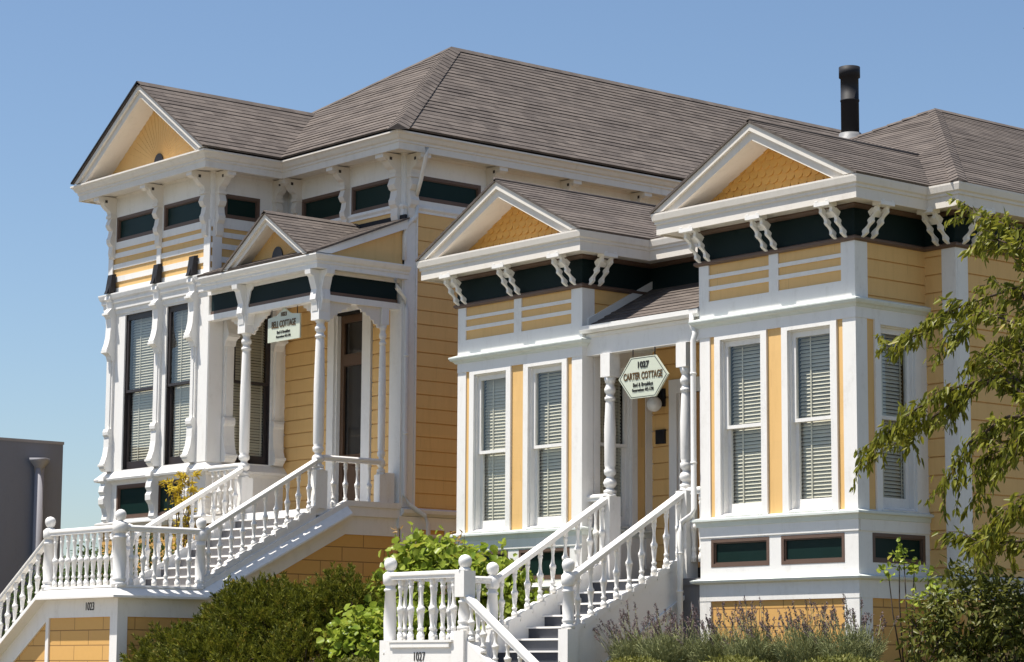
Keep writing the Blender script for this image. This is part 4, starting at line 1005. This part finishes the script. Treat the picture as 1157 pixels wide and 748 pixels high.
def grey_building():
    T = empty('building', 'plain dark grey stucco building at the left edge beyond the cottages', 'building')
    MB().box(-36, -24, -8, 1.45, -0.5, 6.38).build('wall', 'stucco', T)
    MB().box(-36.01, -23.985, -8.01, 1.465, 6.38, 6.44).build('parapet_cap', 'stucco2', T)
    d = MB(); x, y = -23.86, .82
    d.tube([(x, y, 5.82), (x, y, -.4)], .10, 12); d.lathe(x, y, [(5.70, .10), (5.86, .13), (5.98, .24), (6.04, .25), (6.04, .2)], 4); d.tube([(x-.2, y, 5.95), (x, y, 5.95)], .08, 8)
    d.build('downspout', 'stucco2', T)
grey_building()

# ================================================================== vegetation
def leaf_mesh(name, pos, dirs, ups, length, width, mat, parent=None, fold=0.25, shape='diamond', mats=None, midx=None):
    """one mesh of leaves: pos (N,3) base points, dirs (N,3) along the leaf, ups (N,3) face normals"""
    pos, dirs, ups = map(lambda a: np.asarray(a, float), (pos, dirs, ups)); N = len(pos)
    length = np.broadcast_to(np.asarray(length, float), (N,))[:, None]; width = np.broadcast_to(np.asarray(width, float), (N,))[:, None]
    d = dirs/np.linalg.norm(dirs, axis=1, keepdims=True); s_ = np.cross(d, ups); s_ /= np.linalg.norm(s_, axis=1, keepdims=True)+1e-9; u = np.cross(s_, d)
    if shape == 'diamond':
        K = [(0, 0, 0), (.4, .5, fold), (1, 0, -.1), (.4, -.5, fold)]; F = [(0, 1, 2), (0, 2, 3)]
    elif shape == 'round':
        K = [(0, 0, 0), (.25, .5, .12), (.75, .42, .12), (1, 0, -.12), (.75, -.42, .12), (.25, -.5, .12)]; F = [(0, 1, 2, 3), (0, 3, 4, 5)]
    elif shape == 'lance':
        K = [(0, 0, 0), (.3, .5, .15), (.7, .35, .0), (1, 0, -.25), (.7, -.35, .0), (.3, -.5, .15)]; F = [(0, 1, 2, 3), (0, 3, 4, 5)]
    else: K = [(0, .5, 0), (0, -.5, 0), (1, 0, 0)]; F = [(0, 1, 2)]
    k = len(K)
    V = np.stack([pos+d*length*a+s_*width*b+u*width*c for a, b, c in K], 1).reshape(-1, 3)
    fl = len(F[0]); Fi = (np.arange(N)[:, None, None]*k+np.array(F)[None]).reshape(-1)
    nf = N*len(F)
    me = bpy.data.meshes.new(name); me.vertices.add(len(V)); me.vertices.foreach_set('co', V.reshape(-1))
    me.loops.add(len(Fi)); me.loops.foreach_set('vertex_index', Fi); me.polygons.add(nf)
    me.polygons.foreach_set('loop_start', np.arange(nf)*fl); me.polygons.foreach_set('loop_total', np.full(nf, fl))
    me.materials.append(M[mat]); me.update(calc_edges=True)
    o = bpy.data.objects.new(name, me); S.collection.objects.link(o)
    if parent: o.parent = parent
    return o
def rv(n): v = rng.normal(size=(n, 3)); return v/np.linalg.norm(v, axis=1, keepdims=True)
def along(poly, n, jitter=0.0):
    P = np.array(poly, float); L = np.r_[0, np.cumsum(np.linalg.norm(np.diff(P, axis=0), axis=1))]
    t = rng.random(n)**.85*L[-1]; out = np.stack([np.interp(t, L, P[:, i]) for i in range(3)], 1); i = np.clip(np.searchsorted(L, t)-1, 0, len(P)-2)
    d = (P[1:]-P[:-1])[i]; d /= np.linalg.norm(d, axis=1, keepdims=True)
    return out+rng.normal(size=out.shape)*jitter, d, t/L[-1]

def cherry_tree():
    T = empty('cherry_tree', 'drooping-leaved cherry tree whose branches reach in front of the right-hand wall', 'tree')
    tr = MB(); tr.tube([(5.35, -1.35, 1.4), (5.28, -1.33, 2.4), (5.1, -1.3, 3.2), (4.85, -1.3, 4.4), (4.6, -1.3, 5.3), (4.4, -1.2, 6.4), (4.3, -1.1, 7.4), (4.5, -1.0, 8.4)], .11, 10, r1=.03)
    tr.build('trunk', 'bark', T)
    BR = [[(5.0, -1.3, 3.67), (4.6, -1.28, 5.15), (4.23, -1.26, 6.36), (3.86, -1.24, 6.93), (3.35, -1.22, 7.16), (2.86, -1.2, 7.34)],
    [(4.61, -1.3, 5.15), (4.23, -1.35, 6.14), (3.98, -1.4, 6.68), (3.6, -1.45, 6.85), (3.21, -1.5, 6.74)],
    [(5.0, -1.3, 3.67), (4.32, -1.25, 5.39), (3.72, -1.2, 6.27), (3.13, -1.15, 6.2), (2.52, -1.1, 6.11), (1.97, -1.05, 5.88), (1.45, -1.0, 5.72)],
    [(4.6, -1.3, 4.94), (3.99, -1.4, 5.73), (3.41, -1.5, 5.98), (3.0, -1.6, 5.65)],
    [(4.99, -1.3, 3.26), (4.26, -1.28, 4.65), (3.47, -1.27, 5.2), (2.77, -1.25, 5.12), (2.11, -1.23, 4.91), (1.57, -1.22, 4.61), (1.15, -1.2, 4.28)],
    [(3.5, -1.3, 5.19), (2.76, -1.17, 4.99), (2.07, -1.03, 4.75), (1.51, -0.9, 4.55)],
    [(4.27, -1.3, 4.65), (3.64, -1.33, 4.69), (3.05, -1.37, 4.41), (2.69, -1.4, 3.91)],
    [(4.27, -1.3, 4.54), (3.68, -1.2, 5.13), (3.21, -1.1, 5.51), (2.7, -1.0, 5.34)],
    [(4.98, -1.3, 3.05), (4.04, -1.2, 3.72), (3.29, -1.1, 3.44), (2.72, -1.0, 3.23)],
    [(4.98, -1.3, 2.85), (4.02, -1.37, 3.19), (3.28, -1.43, 3.16), (3.0, -1.5, 3.33)],
    [(4.27, -1.3, 4.65), (3.83, -1.13, 5.23), (3.52, -0.97, 5.71), (3.04, -0.8, 5.66)],
    [(4.99, -1.3, 3.26), (4.09, -1.25, 4.14), (3.66, -1.2, 4.38), (3.21, -1.15, 4.2), (2.96, -1.1, 3.78)],
    [(5, -1.3, 3.4), (4.5, -1.4, 4.4), (4.0, -1.5, 4.5), (3.6, -1.5, 4.0)], [(5, -1.3, 3.0), (4.3, -1.6, 3.7), (3.9, -1.7, 3.5), (3.5, -1.7, 3.0)], [(4.9, -1.3, 3.9), (4.3, -1.0, 4.9), (3.8, -.9, 4.9), (3.4, -.9, 4.5)],
    [(4.5, -1.2, 6.9), (5.0, -.9, 7.5), (5.6, -.8, 7.9), (6.3, -.9, 7.7)], [(4.6, -1.2, 5.6), (5.3, -1.6, 6.3), (6.0, -1.9, 6.5), (6.7, -2.1, 6.1)],
    [(4.9, -1.3, 4.3), (5.6, -1.0, 5.1), (6.3, -.8, 5.3), (6.9, -.8, 4.9)], [(4.5, -1.0, 8.2), (4.2, -.9, 8.9), (4.3, -1.2, 9.5)]]
    bb = MB(); P, D, U_, Ls = [], [], [], []
    for b in BR:
        bb.tube(b, .026, 6, r1=.007)
        n = int(np.sum(np.linalg.norm(np.diff(np.array(b), axis=0), axis=1))*122)
        p, d, t = along(b, n, .06)
        k = t > .22
        p, d, t = p[k], d[k], t[k]
        # side twigs carry drooping leaves
        for q, dd in zip(p, d):
            dr = dd*.45+np.array([0, 0, -.75])+rng.normal(size=3)*.38
            P.append(q); D.append(dr); U_.append(rng.normal(size=3)+np.array([0, -.5, .8])); Ls.append(rng.uniform(.07, .165))
        for _ in range(int(n/15)):
            i = rng.integers(len(p)); q = p[i]; dd = d[i]*.7+rng.normal(size=3)*.45; dd[2] -= .15; dd /= np.linalg.norm(dd); L = rng.uniform(.15, .42)
            bb.tube([q, q+dd*L*.5, q+dd*L+np.array([0, 0, -.05])], .006, 4, r1=.003)
            for _ in range(int(L*42)):
                P.append(q+dd*L*rng.random()+rng.normal(size=3)*.012); D.append(dd*.5+np.array([0, 0, -.7])+rng.normal(size=3)*.35); U_.append(rng.normal(size=3)+np.array([0, -.5, .8])); Ls.append(rng.uniform(.08, .155))
    bb.build('branch', 'bark', T)
    Ls = np.array(Ls); leaf_mesh('crown', P, D, U_, Ls, Ls*.34, 'leaf_tree', T, shape='lance')
cherry_tree()

def bush(name, label, cat, blobs, n, llen, wr, mat, shape='round', stems=8, outward=.8, clump=.10, group=None, base=None, droop=0.0, surf=.55):
    """leafy shrub: stems from the ground fanning into leaf clumps spread through several ellipsoids"""
    T = empty(name, label, cat, group)
    st = MB(); P, D, U_, Ls = [], [], [], []
    tot = sum(b[3]*b[4]*b[5] for b in blobs)
    for (cx, cy, cz, rx, ry, rz) in blobs:
        g = float(ground_z(np.array(cx), np.array(cy)))
        bx, by = (base if base else (cx, cy))
        m = max(6, int(n*rx*ry*rz/tot/18))
        for i in range(m):
            v = rv(1)[0]; r = surf+(1-surf)*rng.random()**.6; r *= rng.uniform(.82, 1.12)
            c = np.array([cx+v[0]*rx*r, cy+v[1]*ry*r, max(cz+v[2]*rz*r, g+.05)])
            if i % max(1, m//stems) == 0:
                b0 = np.array([bx+rng.normal()*.12, by+rng.normal()*.08, g-.05]); md = (b0+c)/2+rng.normal(size=3)*.06
                st.tube([b0, md, c], .014, 5, r1=.005)
            k = 18; q = c+rng.normal(size=(k, 3))*clump
            out = (q-np.array([cx, cy, cz]))/np.array([rx, ry, rz]); out /= np.linalg.norm(out, axis=1, keepdims=True)+1e-6
            P.append(q); D.append(out*.5+rng.normal(size=(k, 3))*.6+np.array([0, 0, -droop])); U_.append(out*outward+rng.normal(size=(k, 3))*.45+np.array([0, -.1, .5])); Ls.append(rng.uniform(.6, 1.15, k)*llen)
    st.build('stem', 'bark', T)
    Ls = np.concatenate(Ls); leaf_mesh('foliage', np.concatenate(P), np.concatenate(D), np.concatenate(U_), Ls, Ls*wr, mat, T, shape=shape)
    return T

def juniper():
    T = empty('juniper_bush', 'large sprawling dark green juniper bush below the steps of the farther cottage', 'shrub')
    blobs = [(-10.1, -2.4, 2.0, 1.8, 1.15, 1.22), (-11.1, -3.6, 1.62, 1.1, .75, .78), (-9.0, -1.9, 2.1, 1.1, .85, 1.27), (-10.0, -3.6, 1.6, 1.4, .8, .75), (-10.9, -2.6, 2.2, .8, .7, .95), (-8.6, -3.0, 1.6, .9, .8, .8)]
    st = MB(); P, D, U_ = [], [], []; Ls = []
    for (cx, cy, cz, rx, ry, rz) in blobs:
        for i in range(int(330*rx*rz)):
            v = rv(1)[0]; v[2] = abs(v[2])*.95-.12
            r = rng.uniform(.62, 1.0)
            end = np.array([cx+v[0]*rx*r, cy+v[1]*ry*r, cz+v[2]*rz*r]); out = v*np.array([rx, ry, rz]); out /= np.linalg.norm(out); out = out*.75+rng.normal(size=3)*.28+np.array([0, 0, .38]); out /= np.linalg.norm(out)
            L = rng.uniform(.16, .34); s0 = end-out*L*.4
            if i % 9 == 0: st.tube([np.array([cx, cy, 1.5]), (s0+np.array([cx, cy, 1.6]))/2, s0], .012, 4, r1=.004)
            k = 50; t = rng.random(k)**.8; side = rng.normal(size=(k, 3)); side -= (side@out)[:, None]*out
            P.append(s0+out*L*t[:, None]+side*.018*(1.3-t)[:, None]); D.append(out*.9+side*.42); U_.append(rng.normal(size=(k, 3))); Ls.append(rng.uniform(.04, .085, k))
    st.build('stem', 'bark', T); Ls = np.concatenate(Ls)
    leaf_mesh('foliage', np.concatenate(P), np.concatenate(D), np.concatenate(U_), Ls, Ls*.30, 'leaf_juniper', T, shape='diamond')
juniper()

bush('grape_vine', 'bright green leafy vine heaped up between the two cottages behind the white landing', 'vine',
     [(-7.7, -1.2, 2.5, 1.1, .6, 1.08), (-8.3, -1.5, 2.1, .65, .5, .85), (-6.5, -1.1, 2.45, .9, .5, .9), (-7.5, -2.5, 1.9, .8, .6, .55)], 9500, .13, .95, 'leaf_vine', 'round', 14, .9, .11, surf=.7)
def dry_sprigs():
    T = empty('dry_sprig', 'thin tan dried shoots sticking up above the bright vine', 'plant')
    st = MB(); P, D, U_ = [], [], []
    for x in (-8.75, -8.9, -7.25, -7.15, -7.35):
        g = 1.7; top = rng.uniform(3.45, 3.85); pts = [(x, -1.0, g), (x+.05, -1.05, (g+top)/2), (x+rng.normal()*.08, -1.05, top)]; st.tube(pts, .008, 5, r1=.004)
        p, d, t = along([pts[1], pts[2]], 26, .05); P.append(p); D.append(rng.normal(size=p.shape)+[0, 0, .2]); U_.append(rng.normal(size=p.shape))
    st.build('stem', 'bark', T); leaf_mesh('leaf', np.concatenate(P), np.concatenate(D), np.concatenate(U_), .09, .04, 'leaf_tan', T, shape='lance')
dry_sprigs()
bush('hedge', 'dark green hedge seen through the railing beside the tall bay window', 'hedge',
     [(-17.6, -1.3, 2.7, 1.6, .5, 1.15), (-15.75, -1.5, 2.8, .85, .6, 1.15), (-19.6, -1.3, 2.5, 1.1, .5, 1.05)], 16000, .085, .55, 'leaf_hedge', 'round', 14, .8, .10, surf=.7)
def golden():
    T = empty('golden_shrub', 'young yellow-leaved shrub rising in front of the low bay window', 'shrub')
    st = MB(); P, D, U_ = [], [], []
    for i in range(20):
        a = np.array([-15.75+rng.normal()*.18, -.75+rng.normal()*.10, rng.uniform(4.25, 5.2)]); b = np.array([-15.85+rng.normal()*.05, -.75, 2.0]); m = (a+b)/2+rng.normal(size=3)*.05
        tip = a+np.array([rng.normal()*.28, rng.normal()*.12, rng.uniform(-.06, .06)])
        st.tube([b, m, a, tip], .010, 5, r1=.003)
        p, d, t = along([a, tip], 34, .025); P.append(p); D.append(d*.6+rng.normal(size=p.shape)*.6); U_.append(rng.normal(size=p.shape)*.5+[0, 0, 1])
        p, d, t = along([m, a], 14, .03); k = p[:, 2] > 3.7; P.append(p[k]); D.append(rng.normal(size=p[k].shape)); U_.append(rng.normal(size=p[k].shape)*.5+[0, 0, 1])
    st.build('stem', 'bark', T); P = np.concatenate(P)
    leaf_mesh('foliage', P, np.concatenate(D), np.concatenate(U_), rng.uniform(.06, .11, len(P)), .038, 'leaf_yellow', T, shape='lance')
golden()
bush('leafy_shrub', 'dense glossy dark-leaved shrub growing below the cherry branches at the right corner', 'shrub',
     [(2.75, -1.0, 2.35, .62, .5, .62), (3.4, -.9, 2.2, .7, .5, .6), (2.3, -1.2, 2.1, .45, .4, .4), (4.3, -.9, 2.1, .7, .5, .5)], 5200, .12, .38, 'leaf_dark', 'lance', 10, .8, .09, surf=.6, droop=.3)
def rose():
    T = empty('rose_bush', 'spindly rose with pale green round leaves standing before the shaded bay side', 'shrub')
    st = MB(); P, D, U_ = [], [], []
    for (x, y, z) in ((1.5, -.9, 3.15), (1.62, -.95, 3.05), (1.75, -.9, 2.95), (1.95, -.85, 2.8), (2.1, -.9, 2.62), (2.3, -.95, 2.55), (1.4, -1.0, 2.9), (1.85, -1.0, 2.55)):
        b = np.array([1.75+rng.normal()*.06, -1.0, 1.55]); c = np.array([x, y, z]); st.tube([b, (b*.4+c*.6)+np.array([-.03, 0, 0]), c], .012, 5, r1=.006)
        k = 20; P.append(c+rng.normal(size=(k, 3))*.065); D.append(rng.normal(size=(k, 3))+[0, 0, -.2]); U_.append(rng.normal(size=(k, 3))*.5+[0, -.3, 1])
    st.build('stem', 'bark', T); P = np.concatenate(P)
    leaf_mesh('foliage', P, np.concatenate(D), np.concatenate(U_), rng.uniform(.06, .10, len(P)), .065, 'leaf_vine', T, shape='round')
rose()

def lavender(x, y, h, label):
    T = empty('lavender', label, 'lavender', 'lavender plants along the foot of the near bay')
    g = float(ground_z(np.array(x), np.array(y)))
    P, D, U_, Ls = [], [], [], []; fp, fd, fL = [], [], []; st = MB()
    for i in range(330):
        a = rng.random()*6.283; sp = rng.random()**.7
        d = np.array([math.cos(a)*sp*.75, math.sin(a)*sp*.6, 1.0]); d /= np.linalg.norm(d); b = np.array([x+math.cos(a)*sp*.22, y+math.sin(a)*sp*.16, g-.03])
        L = h*rng.uniform(.55, 1.0)*(1-.25*sp)
        k = 24; t = np.linspace(.15, 1, k)+rng.normal(size=k)*.02
        P.append(b+d*L*t[:, None]+rng.normal(size=(k, 3))*.012); D.append(d*.9+rng.normal(size=(k, 3))*.38); U_.append(rng.normal(size=(k, 3))); Ls.append(rng.uniform(.05, .095, k))
        if i % 6 == 0:
            e = d+np.array([-.22, 0, .1])+rng.normal(size=3)*.10; e /= np.linalg.norm(e); q0 = b+d*L*.8; L2 = rng.uniform(.22, .50); q1 = q0+e*L2
            st.tube([q0, q1], .0035, 3)
            k = 34; t = rng.random(k)*.13; fp.append(q1+e*(t-.06)[:, None]+rng.normal(size=(k, 3))*.007); fd.append(e+rng.normal(size=(k, 3))*.6); fL.append(rng.uniform(.018, .034, k))
    Ls = np.concatenate(Ls)
    leaf_mesh('foliage', np.concatenate(P), np.concatenate(D), np.concatenate(U_), Ls, Ls*.13, 'leaf_lavender', T, shape='diamond')
    fL = np.concatenate(fL); leaf_mesh('flower_spike', np.concatenate(fp), np.concatenate(fd), rng.normal(size=(len(fL), 3)), fL, fL*.5, 'lav_flower', T, shape='diamond')
    st.build('flower_stem', 'leaf_lavender', T)
for x, y, h, lb in ((-2.75, -1.55, .62, 'grey-green lavender plant with purple spikes, leftmost, beside the near stair stringer'),
                    (-1.95, -1.7, .60, 'grey-green lavender plant with purple spikes, second from the stair stringer'),
                    (-1.15, -1.6, .66, 'grey-green lavender plant with purple spikes, third from the stair stringer'),
                    (-.30, -1.7, .64, 'grey-green lavender plant with purple spikes, fourth from the stair stringer'),
                    (.50, -1.6, .68, 'grey-green lavender plant with purple spikes, just left of the spindly rose'),
                    (1.35, -1.65, .66, 'grey-green lavender plant with purple spikes, at the foot of the spindly rose')):
    lavender(x, y, h, lb)
def ground_cover():
    n = 26000; x = rng.uniform(-7.5, 3.5, n); y = rng.uniform(-3.7, -1.9, n); k = ~((x > -5.4) & (x < -.4) & (y < -1.0) & (x < -3.2))
    x, y = x[k], y[k]; k = ~((x < .2) & (x > -3.3) & (y < -2.6)); x, y = x[k], y[k]
    z = ground_z(x, y)+.02+.16*(.5+.5*np.sin(x*3.3+y*2))*rng.random(len(x))
    P = np.stack([x, y, z], 1); n = len(x)
    o = leaf_mesh('ground_cover', P, rng.normal(size=(n, 3))*.7+[0, 0, .6], rng.normal(size=(n, 3))*.5+[0, -.2, 1], rng.uniform(.04, .09, n), .03, 'leaf_cover', None, shape='diamond')
    tag(o, 'low yellow-green ground cover growing in front of the lavender', 'ground cover', kind='stuff')
ground_cover()
